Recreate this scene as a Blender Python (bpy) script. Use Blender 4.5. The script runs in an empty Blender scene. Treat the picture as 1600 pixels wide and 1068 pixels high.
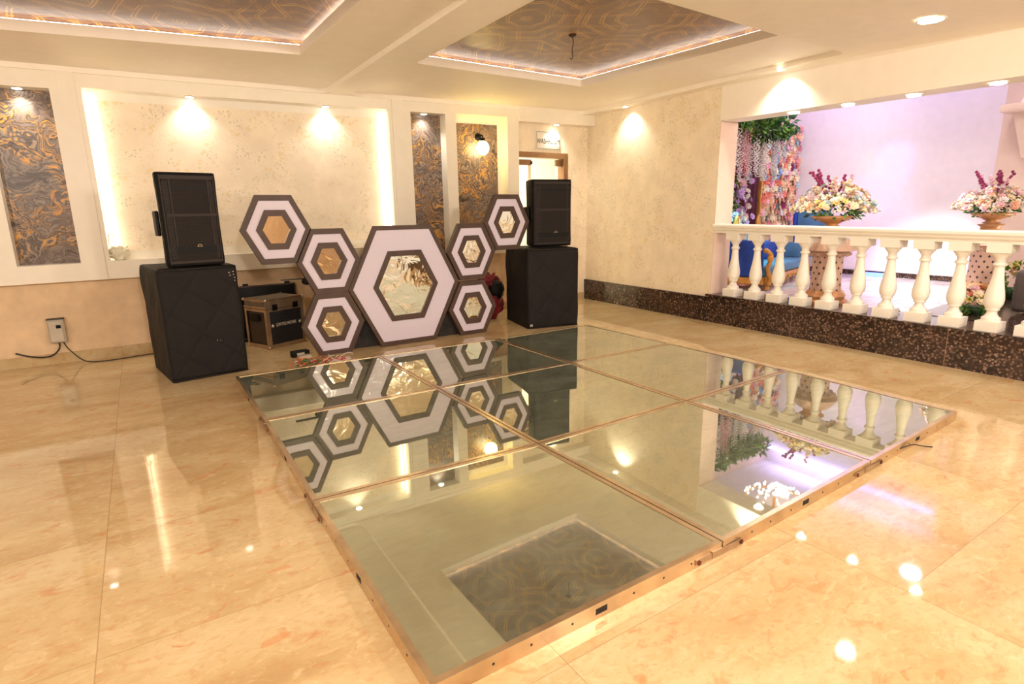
import bpy, bmesh, math, random
from mathutils import Vector, Matrix, noise
from mathutils.geometry import delaunay_2d_cdt
random.seed(7)
SC = bpy.context.scene
COL = SC.collection
pi = math.pi

# ------------------------------------------------------------------ camera, world, lights, exposure
YAW, PITCH, ROLL, CAMZ, FPX = .5727, .2252, -.0165, 1.3101, 886.13
def cam_axes():
    cy, sy, cp, sp = math.cos(YAW), math.sin(YAW), math.cos(PITCH), math.sin(PITCH)
    f = Vector((sy*cp, cy*cp, -sp)); r = Vector((cy, -sy, 0)); u = r.cross(f)
    cr, sr = math.cos(ROLL), math.sin(ROLL)
    return cr*r+sr*u, -sr*r+cr*u, f
_r, _u, _f = cam_axes()
cd = bpy.data.cameras.new('camera'); cam = bpy.data.objects.new('camera', cd); COL.objects.link(cam)
cam.matrix_world = Matrix(((_r.x, _u.x, -_f.x, 0), (_r.y, _u.y, -_f.y, 0), (_r.z, _u.z, -_f.z, CAMZ), (0, 0, 0, 1)))
cd.sensor_width = 36; cd.lens = FPX/1600*36; cd.clip_start = .05
SC.camera = cam
SC.view_settings.view_transform = 'Standard'; SC.view_settings.look = 'None'
SC.view_settings.exposure = 0.11; SC.view_settings.gamma = 1
w = bpy.data.worlds.new('world'); SC.world = w; w.use_nodes = True
w.node_tree.nodes['Background'].inputs[0].default_value = (1, .86, .72, 1)
w.node_tree.nodes['Background'].inputs[1].default_value = 1.0

WARM = (1, .87, .74)
def area(name, loc, size, power, color=WARM, rot=(0, 0, 0), spread=pi, shape='DISK', sy=None):
    d = bpy.data.lights.new(name, 'AREA'); d.shape = shape; d.size = size; d.energy = power; d.color = color
    if sy: d.size_y = sy
    d.spread = spread
    o = bpy.data.objects.new(name, d); COL.objects.link(o); o.location = loc; o.rotation_euler = rot
    return o
def spot(name, loc, target, power, color, angle, blend=.5, radius=.04):
    d = bpy.data.lights.new(name, 'SPOT'); d.energy = power; d.color = color; d.spot_size = math.radians(angle)
    d.spot_blend = blend; d.shadow_soft_size = radius
    o = bpy.data.objects.new(name, d); COL.objects.link(o); o.location = loc
    o.rotation_euler = (Vector(target)-Vector(loc)).to_track_quat('-Z', 'Y').to_euler()
    return o
# fill lights added out of view, behind and beside the camera, to brighten the room
for k, (x, y, tilt, pw) in enumerate([(-2.2, -1.2, 1.28, 72), (.3, -1.2, 1.28, 72), (2.8, -1.2, 1.28, 72), (4.6, -1.6, 1.2, 62), (-2.6, 1.2, 0, 20), (3.4, .4, 0, 6), (.6, .4, 0, 10), (-2.6, 3.6, 0, 20)]):
    area('ceiling_and_fill_light', (x, y, 2.34), .3, pw, WARM, (tilt, 0, 0))
area('ceiling_and_fill_light', (1.2, -3.2, 2.3), .3, 55, WARM, (-1.0, 0, 0))  # added fill, brightens the front wall that the hexagon mirrors reflect
# hall beyond the balustrade
for p in ((7.0, 3.9, 3.2), (7.6, 2.6, 3.2), (8.0, 4.6, 3.2)): area('hall_lamp_light', p, .2, 10, (1, .90, .93))
area('hall_lamp_light', (7.3, .9, 3.1), .4, 18, (1, .80, .68))
spot('stage_and_fill_light', (6.6, 2.9, 2.6), (9.1, 3.45, .25), 420, (1, .97, .92), 33, .8)
spot('stage_and_fill_light', (7.2, 3.0, 2.9), (7.9, 3.1, .3), 150, (1, .97, .95), 50, .6)
spot('stage_and_fill_light', (7.0, 3.3, 2.9), (9.1, 4.7, .6), 110, (1, .50, .95), 42, .7)
spot('stage_and_fill_light', (7.3, 4.3, 3.1), (9.12, 4.05, 1.9), 80, (.60, .30, 1), 17, .9, .02)
spot('stage_and_fill_light', (7.3, 4.6, 3.1), (9.12, 4.36, 1.9), 24, (1, .95, .45), 13, .9, .02)
spot('stage_and_fill_light', (6.9, 4.4, 2.9), (9.1, 4.75, 1.9), 34, (.80, .80, 1), 62, 1)
spot('stage_and_fill_light', (6.75, 4.75, .38), (7.0, 5.2, 1.6), 260, (.48, .40, 1), 75, .6)
spot('stage_and_fill_light', (6.6, 4.6, 1.9), (7.0, 4.9, .3), 90, (.10, 1, .80), 60, .7)

# ------------------------------------------------------------------ node material helpers
def srgb(r, g, b):
    f = lambda c: (c/255/12.92) if c/255 <= .04045 else ((c/255+.055)/1.055)**2.4
    return (f(r), f(g), f(b), 1)
class NT:
    def __init__(s, name):
        s.m = bpy.data.materials.new(name); s.m.use_nodes = True
        s.t = s.m.node_tree; s.b = s.t.nodes['Principled BSDF']; s.out = s.t.nodes['Material Output']
    def n(s, typ, **kw):
        o = s.t.nodes.new(typ)
        for k, v in kw.items():
            if k in o.inputs: o.inputs[k].default_value = v
            else: setattr(o, k, v)
        return o
    def l(s, a, b): s.t.links.new(a, b)
    def coord(s, scale=(1, 1, 1), rot=(0, 0, 0), loc=(0, 0, 0), kind='Object'):
        c = s.n('ShaderNodeTexCoord'); m = s.n('ShaderNodeMapping')
        m.inputs['Scale'].default_value = scale; m.inputs['Rotation'].default_value = rot; m.inputs['Location'].default_value = loc
        s.l(c.outputs[kind], m.inputs[0]); return m.outputs[0]
    def noise(s, vec, scale, detail=4, rough=.5, dist=0):
        o = s.n('ShaderNodeTexNoise'); o.inputs['Scale'].default_value = scale; o.inputs['Detail'].default_value = detail
        o.inputs['Roughness'].default_value = rough; o.inputs['Distortion'].default_value = dist
        if vec is not None: s.l(vec, o.inputs['Vector'])
        return o.outputs[0]
    def ramp(s, val, stops, interp='LINEAR'):
        o = s.n('ShaderNodeValToRGB'); o.color_ramp.interpolation = interp
        e = o.color_ramp.elements
        while len(e) < len(stops): e.new(.5)
        for i, (p, c) in enumerate(stops):
            e[i].position = p
            e[i].color = c if hasattr(c, '__len__') else (c, c, c, 1)
        s.l(val, o.inputs[0]); return o.outputs[0]
    def mix(s, fac, a, b, mode='MIX'):
        o = s.n('ShaderNodeMix'); o.data_type = 'RGBA'; o.blend_type = mode
        for v, i in ((fac, 0), (a, 6), (b, 7)):
            if hasattr(v, 'is_linked'): s.l(v, o.inputs[i])
            else: o.inputs[i].default_value = v
        return o.outputs[2]
    def math(s, op, a, b=0, c=0):
        o = s.n('ShaderNodeMath'); o.operation = op
        for i, v in enumerate((a, b, c)):
            if hasattr(v, 'is_linked'): s.l(v, o.inputs[i])
            else: o.inputs[i].default_value = v
        return o.outputs[0]
    def bump(s, h, strength=.3, dist=.01):
        o = s.n('ShaderNodeBump'); o.inputs['Strength'].default_value = strength; o.inputs['Distance'].default_value = dist
        s.l(h, o.inputs['Height']); s.l(o.outputs[0], s.b.inputs['Normal'])
def mat(name, col, rough=.5, metal=0, spec=.5, emit=None, es=0, bump=None, vary=0, coat=0):
    t = NT(name); b = t.b
    b.inputs['Base Color'].default_value = col; b.inputs['Roughness'].default_value = rough
    b.inputs['Metallic'].default_value = metal; b.inputs['Specular IOR Level'].default_value = spec
    b.inputs['Coat Weight'].default_value = coat
    if emit: b.inputs['Emission Color'].default_value = emit; b.inputs['Emission Strength'].default_value = es
    v = t.coord()
    nz = t.noise(v, 9, 5)
    k = vary or .06
    dk = tuple(c*(1-k*2) for c in col[:3])+(1,); lt = tuple(min(1, c*(1+k)) for c in col[:3])+(1,)
    t.l(t.ramp(nz, [(.3, dk), (.7, lt)]), b.inputs['Base Color'])
    if bump: t.bump(t.noise(v, bump[0], 4), bump[1], bump[2] if len(bump) > 2 else .005)
    return t.m

M = {}
M['paint'] = mat('cream_paint', srgb(253, 244, 230), .6, vary=.012, bump=(3, .05))
M['white'] = mat('white_paint', srgb(246, 238, 222), .35, vary=.012)
M['plaster'] = mat('baluster_plaster', srgb(250, 244, 232), .5, vary=.02, bump=(40, .08, .002))
M['skirt_wall'] = mat('textured_cream_wallpaper', srgb(228, 198, 160), .75, vary=.06, bump=(160, .5, .004))
M['black_case'] = mat('black_laminate', srgb(11, 9, 8), .5, spec=.2, vary=.2)
M['black_plastic'] = mat('black_plastic', srgb(12, 10, 9), .6, spec=.2, vary=.15)
M['dark_riser'] = mat('dark_riser_carpet', srgb(48, 44, 42), .9, vary=.3)
M['alu'] = mat('worn_aluminium', srgb(190, 165, 138), .3, metal=.8, vary=.12)
M['steel'] = mat('worn_steel_frame', srgb(216, 192, 160), .25, metal=.85, vary=.12, bump=(60, .1, .002))
M['rust'] = mat('rusty_bolt', srgb(110, 52, 30), .6, metal=.4, vary=.3)
M['hole'] = mat('dark_hole', srgb(30, 20, 15), .8)
M['gold'] = mat('gold_paint', srgb(222, 160, 74), .35, metal=.35, vary=.12)
M['brown_wood'] = mat('dark_brown_laminate', srgb(74, 52, 41), .5, vary=.12)
M['doorwood'] = mat('brown_door_frame', srgb(150, 112, 76), .35, metal=.2, vary=.08)
M['red_cloth'] = mat('red_velvet_cloth', srgb(120, 14, 26), .75, vary=.3, bump=(14, .6, .03))
M['cable'] = mat('black_cable', srgb(24, 20, 18), .5)
M['grey_box'] = mat('grey_metal_box', srgb(176, 164, 146), .5, vary=.05)
M['plastic_bag'] = mat('thin_plastic_bag', srgb(246, 240, 216), .4, vary=.06, bump=(30, .7, .01))
M['blue'] = mat('royal_blue_velvet', srgb(34, 72, 168), .7, vary=.15)
M['teal'] = mat('teal_velvet', srgb(84, 134, 172), .7, vary=.12)
M['sofa_black'] = mat('black_leatherette', srgb(58, 56, 64), .5, vary=.1)
M['leaf'] = mat('green_leaf', srgb(112, 160, 62), .55, vary=.4)
M['leaf_dark'] = mat('dark_green_leaf', srgb(52, 96, 48), .55, vary=.4)
M['pedestal'] = mat('painted_pedestal', srgb(222, 184, 158), .55, vary=.1)
M['ped_gold'] = mat('pedestal_gold_trim', srgb(214, 158, 104), .45, metal=.2, vary=.15)
M['rug'] = mat('white_letters', srgb(214, 204, 188), .6)
M['hall_white'] = mat('hall_white_wall', srgb(240, 232, 236), .8, vary=.015)
M['hall_peach'] = mat('hall_peach_wall', srgb(232, 208, 190), .8, vary=.02)
M['purple_cloth'] = mat('purple_drape_fabric', srgb(96, 40, 140), .7, vary=.15)
M['curtain'] = mat('maroon_curtain_fabric', srgb(92, 28, 56), .8, vary=.2)
M['drape'] = mat('tan_curtain_fabric', srgb(226, 196, 166), .8, vary=.08)
FL = {k: mat('flower_'+k, srgb(*c), .7, vary=.12) for k, c in dict(cream=(244, 226, 190), peach=(246, 186, 150), pink=(232, 150, 164), coral=(234, 134, 116),
      blue=(140, 168, 212), white=(240, 232, 226), magenta=(150, 44, 92), palepink=(240, 190, 196), paleblue=(180, 204, 210), lilac=(206, 170, 224), yellow=(240, 216, 130)).items()}
def emis(name, col, s):
    t = NT(name); t.b.inputs['Base Color'].default_value = col; t.b.inputs['Emission Color'].default_value = col
    t.b.inputs['Emission Strength'].default_value = s
    return t.m
M['lamp'] = emis('lamp_lens', (1, .93, .80, 1), 14)
M['bulb'] = emis('globe_bulb', (1, .86, .50, 1), 16)
M['led'] = emis('warm_led_strip', (1, .90, .70, 1), 4)
M['cove_led'] = emis('cove_led_strip', (1, .92, .80, 1), 9)
M['blue_led'] = emis('blue_led', (.12, .2, 1, 1), 3)
M['crystal'] = mat('crystal_bead', srgb(235, 225, 245), .1, vary=.1, coat=.5)

def m_floor():
    t = NT('polished_peach_marble'); v = t.coord()
    sx = t.n('ShaderNodeSeparateXYZ'); t.l(v, sx.inputs[0])
    ux = t.math('DIVIDE', t.math('ADD', sx.outputs[0], .28), 1.18)
    colm = t.math('FLOOR', ux)
    odd = t.math('GREATER_THAN', colm, 1.5)
    uy = t.math('DIVIDE', t.math('ADD', t.math('SUBTRACT', sx.outputs[1], 1.93), t.math('MULTIPLY', odd, .405)), .81)
    fx = t.math('FRACT', ux); fy = t.math('FRACT', uy)
    ex = t.math('MINIMUM', fx, t.math('SUBTRACT', 1, fx)); ey = t.math('MINIMUM', fy, t.math('SUBTRACT', 1, fy))
    lx = t.math('LESS_THAN', t.math('MULTIPLY', ex, 1.18), .0016); ly = t.math('LESS_THAN', t.math('MULTIPLY', ey, .81), .0013)
    line = t.math('MAXIMUM', lx, ly)
    # per tile offset so that the veins break at the joints
    cx = t.n('ShaderNodeCombineXYZ'); t.l(t.math('MULTIPLY', colm, 3.7), cx.inputs[0]); t.l(t.math('MULTIPLY', t.math('FLOOR', uy), 5.3), cx.inputs[1])
    add = t.n('ShaderNodeVectorMath'); add.operation = 'ADD'; t.l(v, add.inputs[0]); t.l(cx.outputs[0], add.inputs[1])
    mp = t.n('ShaderNodeMapping'); mp.inputs['Rotation'].default_value = (0, 0, .35); mp.inputs['Scale'].default_value = (1, 1.7, 1); t.l(add.outputs[0], mp.inputs[0])
    n1 = t.noise(mp.outputs[0], 1.6, 8, .62, .6)
    base = t.ramp(n1, [(.25, srgb(172, 142, 100)), (.45, srgb(193, 167, 123)), (.6, srgb(203, 181, 140)), (.8, srgb(213, 196, 158))])
    n2 = t.noise(mp.outputs[0], 7.5, 8, .62, .9)
    base = t.mix(t.ramp(n2, [(.58, 0), (.70, .65)]), base, srgb(190, 126, 78))
    vo = t.n('ShaderNodeTexVoronoi'); vo.inputs['Scale'].default_value = 6.5
    wv = t.n('ShaderNodeVectorMath'); wv.operation = 'ADD'; t.l(mp.outputs[0], wv.inputs[0])
    nn = t.n('ShaderNodeTexNoise'); nn.inputs['Scale'].default_value = 5; t.l(mp.outputs[0], nn.inputs['Vector'])
    sc = t.n('ShaderNodeVectorMath'); sc.operation = 'SCALE'; sc.inputs['Scale'].default_value = .35; t.l(nn.outputs[1], sc.inputs[0]); t.l(sc.outputs[0], wv.inputs[1])
    t.l(wv.outputs[0], vo.inputs['Vector'])
    sel = t.n('ShaderNodeSeparateColor'); t.l(vo.outputs['Color'], sel.inputs[0])
    patch = t.math('MULTIPLY', t.math('GREATER_THAN', sel.outputs[0], .90), t.math('LESS_THAN', vo.outputs['Distance'], .27))
    base = t.mix(t.math('MULTIPLY', patch, .42), base, srgb(200, 124, 72))
    patch2 = t.math('MULTIPLY', t.math('LESS_THAN', sel.outputs[0], .12), t.math('LESS_THAN', vo.outputs['Distance'], .38))
    base = t.mix(t.math('MULTIPLY', patch2, .15), base, srgb(236, 216, 180))
    fine = t.noise(mp.outputs[0], 24, 6, .65, .6)
    base = t.mix(t.ramp(fine, [(.50, 0), (.68, .38)]), base, srgb(184, 132, 84))
    base = t.mix(t.ramp(t.noise(mp.outputs[0], 13, 6, .6, 1.5), [(.56, 0), (.66, .35)]), base, srgb(222, 200, 164))
    base = t.mix(t.math('MULTIPLY', line, .45), base, srgb(120, 84, 50))
    t.l(base, t.b.inputs['Base Color'])
    t.b.inputs['Roughness'].default_value = .07; t.b.inputs['IOR'].default_value = 1.5
    t.l(t.ramp(t.noise(v, 2.5, 5), [(.3, .025), (.75, .06)]), t.b.inputs['Roughness'])
    return t.m
M['floor'] = m_floor()
def m_hallfloor():
    t = NT('glossy_white_marble'); v = t.coord((1, 1.8, 1))
    n1 = t.noise(v, 2.5, 8, .6, 1.2)
    t.l(t.ramp(n1, [(.35, srgb(196, 180, 190)), (.5, srgb(232, 222, 226)), (.7, srgb(246, 240, 240))]), t.b.inputs['Base Color'])
    t.b.inputs['Roughness'].default_value = .12
    return t.m
M['hall_floor'] = m_hallfloor()
def m_granite():
    t = NT('brown_speckled_granite'); v = t.coord()
    vo = t.n('ShaderNodeTexVoronoi'); vo.inputs['Scale'].default_value = 60; vo.inputs['Randomness'].default_value = 1; t.l(v, vo.inputs['Vector'])
    s = t.n('ShaderNodeSeparateColor'); t.l(vo.outputs['Color'], s.inputs[0])
    c = t.ramp(s.outputs[0], [(0, srgb(34, 26, 22)), (.30, srgb(70, 52, 44)), (.55, srgb(104, 80, 68)), (.72, srgb(46, 34, 30)), (.85, srgb(134, 106, 92)), (.95, srgb(160, 130, 112))], 'CONSTANT')
    edge = t.ramp(vo.outputs['Distance'], [(.42, 0), (.75, 1)])
    c = t.mix(edge, c, srgb(40, 28, 22))
    c = t.mix(t.ramp(t.noise(v, 6, 4), [(.4, 0), (.7, .35)]), c, srgb(88, 64, 52))
    t.l(c, t.b.inputs['Base Color']); t.b.inputs['Roughness'].default_value = .16
    return t.m
M['granite'] = m_granite()
def m_wallpaper(name, rot=(0, 0, 0), base=(248, 233, 208)):
    t = NT(name); v = t.coord(rot=rot)
    col = t.ramp(t.noise(v, 5, 6), [(.3, srgb(*[c-8 for c in base])), (.7, srgb(*[min(255, c+5) for c in base]))])
    def dots(scale, thr, size, c, amt, off, seedscale):
        nonlocal col
        v2 = t.coord(rot=rot, loc=off)
        clus = t.ramp(t.noise(v2, seedscale, 1), [(thr, 0), (thr+.05, 1)])
        vo = t.n('ShaderNodeTexVoronoi'); vo.inputs['Scale'].default_value = scale; t.l(v2, vo.inputs['Vector'])
        wob = t.math('ADD', vo.outputs['Distance'], t.math('MULTIPLY', t.math('SUBTRACT', t.noise(v2, scale*1.7, 2), .5), .5))
        d = t.ramp(wob, [(size, 1), (size+.12, 0)])
        f = t.math('MULTIPLY', t.math('MULTIPLY', clus, d), amt)
        col = t.mix(f, col, c)
    dots(34, .56, .24, srgb(150, 150, 138), .38, (3.1, 1.7, 9.2), 5.0)
    dots(55, .52, .20, srgb(176, 166, 140), .30, (13.1, 5.7, 2.2), 6.5)
    dots(20, .55, .30, srgb(232, 204, 136), .42, (7.1, 11.7, 4.2), 4.2)
    dots(26, .57, .27, srgb(214, 206, 160), .38, (1.1, 21.7, 14.2), 4.6)
    t.l(col, t.b.inputs['Base Color']); t.b.inputs['Roughness'].default_value = .55
    return t.m
M['wallpaper'] = m_wallpaper('floral_cream_wallpaper')
def m_marblepaper(seed):
    t = NT('swirled_grey_gold_wallpaper'); v = t.coord((1, 1, 1), loc=(seed, 0, seed*.7))
    # warped coordinates
    n0 = t.n('ShaderNodeTexNoise'); n0.inputs['Scale'].default_value = 2.4; n0.inputs['Detail'].default_value = 2; t.l(v, n0.inputs['Vector'])
    s0 = t.n('ShaderNodeVectorMath'); s0.operation = 'SCALE'; s0.inputs['Scale'].default_value = .95; t.l(n0.outputs[1], s0.inputs[0])
    a0 = t.n('ShaderNodeVectorMath'); a0.operation = 'ADD'; t.l(v, a0.inputs[0]); t.l(s0.outputs[0], a0.inputs[1])
    wv = t.noise(a0.outputs[0], 1.9, 7, .6, 2.0)
    col = t.ramp(wv, [(.22, srgb(44, 34, 30)), (.32, srgb(122, 106, 96)), (.37, srgb(60, 46, 40)), (.42, srgb(142, 126, 114)), (.455, srgb(74, 58, 50)), (.49, srgb(158, 142, 128)),
                      (.52, srgb(66, 50, 40)), (.56, srgb(130, 114, 104)), (.60, srgb(92, 76, 66)), (.65, srgb(148, 132, 120)), (.72, srgb(70, 56, 48))])
    band = t.ramp(wv, [(.40, 0), (.408, 1), (.418, 1), (.424, 0), (.497, 0), (.503, 1), (.514, 1), (.520, 0), (.575, 0), (.582, 1), (.592, 0)])
    mask = t.ramp(t.noise(v, 3.2, 3), [(.42, 0), (.50, 1)])
    gold = srgb(226, 162, 60)
    col = t.mix(t.math('MULTIPLY', band, mask), col, gold)
    blot = t.math('MULTIPLY', t.ramp(t.noise(a0.outputs[0], 9, 4, .5, 1.2), [(.6, 0), (.66, 1)]), t.ramp(t.noise(v, 3.1, 2), [(.5, 0), (.58, 1)]))
    col = t.mix(t.math('MULTIPLY', blot, .9), col, srgb(214, 150, 56))
    t.l(col, t.b.inputs['Base Color']); t.b.inputs['Roughness'].default_value = .32
    return t.m
for i in range(3): M['swirl%d' % i] = m_marblepaper(3.3*i+1)
def m_coffer():
    t = NT('glossy_brown_gold_ceiling_paper'); v = t.coord()
    base = t.ramp(t.noise(v, 4, 6, .6), [(.3, srgb(104, 74, 56)), (.7, srgb(140, 106, 82))])
    wn = t.n('ShaderNodeTexNoise'); wn.inputs['Scale'].default_value = 2.0; t.l(v, wn.inputs['Vector'])
    ws = t.n('ShaderNodeVectorMath'); ws.operation = 'SCALE'; ws.inputs['Scale'].default_value = .10; t.l(wn.outputs[1], ws.inputs[0])
    wa = t.n('ShaderNodeVectorMath'); wa.operation = 'ADD'; t.l(v, wa.inputs[0]); t.l(ws.outputs[0], wa.inputs[1])
    mp = t.n('ShaderNodeMapping'); mp.inputs['Rotation'].default_value = (0, 0, .52); t.l(wa.outputs[0], mp.inputs[0])
    sp = t.n('ShaderNodeSeparateXYZ'); t.l(mp.outputs[0], sp.inputs[0])
    for per, ox, k, amt in ((.86, 0, 7.0, .9), (.86, .43, 6.0, .7)):
        a = t.math('ABSOLUTE', t.math('SUBTRACT', t.math('FRACT', t.math('ADD', t.math('DIVIDE', sp.outputs[0], per), ox)), .5))
        b_ = t.math('ABSOLUTE', t.math('SUBTRACT', t.math('FRACT', t.math('ADD', t.math('DIVIDE', sp.outputs[1], per*1.25), ox)), .5))
        star_ = t.math('MAXIMUM', t.math('MULTIPLY', t.math('ADD', a, b_), .74), t.math('MAXIMUM', a, b_)) if ox == 0 else t.math('MINIMUM', t.math('MULTIPLY', t.math('ADD', a, b_), .9), t.math('MAXIMUM', a, b_))
        fr = t.math('FRACT', t.math('MULTIPLY', star_, k))
        ln = t.ramp(fr, [(0, 0), (.10, 0), (.13, 1), (.19, 1), (.22, 0), (.29, 0), (.32, .8), (.37, .8), (.40, 0)])
        msk = t.ramp(t.noise(t.coord(loc=(ox*9, 3, 0)), 3.2, 3), [(.40, .15), (.58, 1)])
        base = t.mix(t.math('MULTIPLY', t.math('MULTIPLY', ln, msk), amt), base, srgb(204, 156, 84))
    base = t.mix(t.ramp(t.noise(v, 22, 3), [(.5, 0), (.7, .35)]), base, srgb(120, 92, 74))
    t.l(base, t.b.inputs['Base Color']); t.b.inputs['Roughness'].default_value = .42; t.b.inputs['Specular IOR Level'].default_value = .9; t.bump(t.noise(v, 10, 4, .6, 1), .35, .006)
    return t.m
M['coffer'] = m_coffer()
def m_mirrorfloor():
    t = NT('smoky_mirror_glass'); v = t.coord()
    n1 = t.noise(v, 3.2, 7, .65, .4); n2 = t.noise(t.coord((1, 4, 1), (0, 0, .4)), 6, 6, .7)
    b = t.b; b.inputs['Metallic'].default_value = 1; b.inputs['Base Color'].default_value = srgb(208, 210, 190)
    b.inputs['Roughness'].default_value = .02
    d = t.n('ShaderNodeBsdfDiffuse'); d.inputs[0].default_value = srgb(158, 166, 144)
    mx = t.n('ShaderNodeMixShader')
    t.l(t.math('ADD', t.ramp(n1, [(.35, .13), (.7, .27)]), t.ramp(n2, [(.48, 0), (.75, .12)])), mx.inputs[0])
    t.l(b.outputs[0], mx.inputs[1]); t.l(d.outputs[0], mx.inputs[2]); t.l(mx.outputs[0], t.out.inputs[0])
    return t.m
M['mirror'] = m_mirrorfloor()
def m_film(name, col, metal, rough, bs):
    t = NT(name); v = t.coord()
    t.b.inputs['Base Color'].default_value = col; t.b.inputs['Metallic'].default_value = metal; t.b.inputs['Roughness'].default_value = rough
    t.b.inputs['Coat Weight'].default_value = 0 if metal > .5 else .6; t.b.inputs['Coat Roughness'].default_value = .05
    nz = t.noise(v, 5, 2, .5, 1.2)
    o = t.n('ShaderNodeBump'); o.inputs['Strength'].default_value = bs; o.inputs['Distance'].default_value = .02; t.l(nz, o.inputs['Height'])
    t.l(o.outputs[0], t.b.inputs['Normal' if metal > .5 else 'Coat Normal'])
    return t.m
M['film_mirror'] = m_film('film_covered_mirror', srgb(238, 228, 205), 1, .04, .24)
M['film_white'] = m_film('film_covered_white_acrylic', srgb(214, 204, 220), 0, .3, .5)
def m_quilt():
    t = NT('black_quilted_cover'); 
    t.b.inputs['Roughness'].default_value = .7; t.b.inputs['Specular IOR Level'].default_value = .3
    v = t.coord(); s = t.n('ShaderNodeSeparateXYZ'); t.l(v, s.inputs[0])
    hx = t.math('ADD', s.outputs[0], s.outputs[1])
    def fam(a, b, per):
        u = t.math('DIVIDE', t.math('ADD', t.math('MULTIPLY', hx, a), t.math('MULTIPLY', s.outputs[2], b)), per)
        f = t.math('FRACT', u); return t.math('MULTIPLY', t.math('MINIMUM', f, t.math('SUBTRACT', 1, f)), per)
    d = t.math('MINIMUM', fam(.66, .78, .235), fam(-.86, .62, .30))
    seam = t.ramp(d, [(.0015, 0), (.0075, 1)])
    c = t.mix(seam, srgb(8, 6, 5), t.ramp(t.noise(v, 5, 5), [(.3, srgb(17, 14, 12)), (.7, srgb(25, 21, 18))]))
    t.l(c, t.b.inputs['Base Color'])
    h = t.math('ADD', t.ramp(d, [(0, 0), (.03, 1)]), t.math('MULTIPLY', t.noise(t.coord((1, 1, 2)), 7, 4), .8))
    t.bump(h, .26, .008)
    return t.m
M['quilt'] = m_quilt()
def m_grille():
    t = NT('perforated_speaker_grille'); v = t.coord((1, .001, 1))
    vo = t.n('ShaderNodeTexVoronoi'); vo.inputs['Scale'].default_value = 110; vo.inputs['Randomness'].default_value = 0.0; t.l(v, vo.inputs['Vector'])
    t.l(t.ramp(vo.outputs['Distance'], [(.28, srgb(6, 5, 5)), (.4, srgb(40, 32, 27))]), t.b.inputs['Base Color'])
    t.b.inputs['Roughness'].default_value = .6; t.b.inputs['Specular IOR Level'].default_value = .2
    return t.m
M['grille'] = m_grille()
def m_fogfront():
    t = NT('black_glitter_laminate'); v = t.coord()
    n = t.noise(v, 140, 2)
    t.l(t.ramp(n, [(.55, srgb(16, 16, 20)), (.72, srgb(70, 72, 82))]), t.b.inputs['Base Color']); t.b.inputs['Roughness'].default_value = .5
    return t.m
M['fogfront'] = m_fogfront()
def m_lattice():
    t = NT('pierced_pedestal_shaft'); v = t.coord((1, 1, 1))
    s = t.n('ShaderNodeSeparateXYZ'); t.l(v, s.inputs[0])
    ang = t.math('MULTIPLY', t.math('ARCTAN2', s.outputs[1], s.outputs[0]), 12/(2*pi))
    zz = t.math('MULTIPLY', s.outputs[2], 17)
    row = t.math('MULTIPLY', t.math('FLOOR', zz), .5)
    fu = t.math('SUBTRACT', t.math('FRACT', t.math('ADD', ang, row)), .5); fz = t.math('SUBTRACT', t.math('FRACT', zz), .5)
    d = t.math('ADD', t.math('MULTIPLY', t.math('ABSOLUTE', fu), 1.7), t.math('ABSOLUTE', fz))
    c = t.ramp(d, [(.27, srgb(60, 40, 34)), (.33, srgb(226, 188, 164))])
    t.l(c, t.b.inputs['Base Color']); t.b.inputs['Roughness'].default_value = .5
    return t.m
M['lattice'] = m_lattice()

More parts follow.
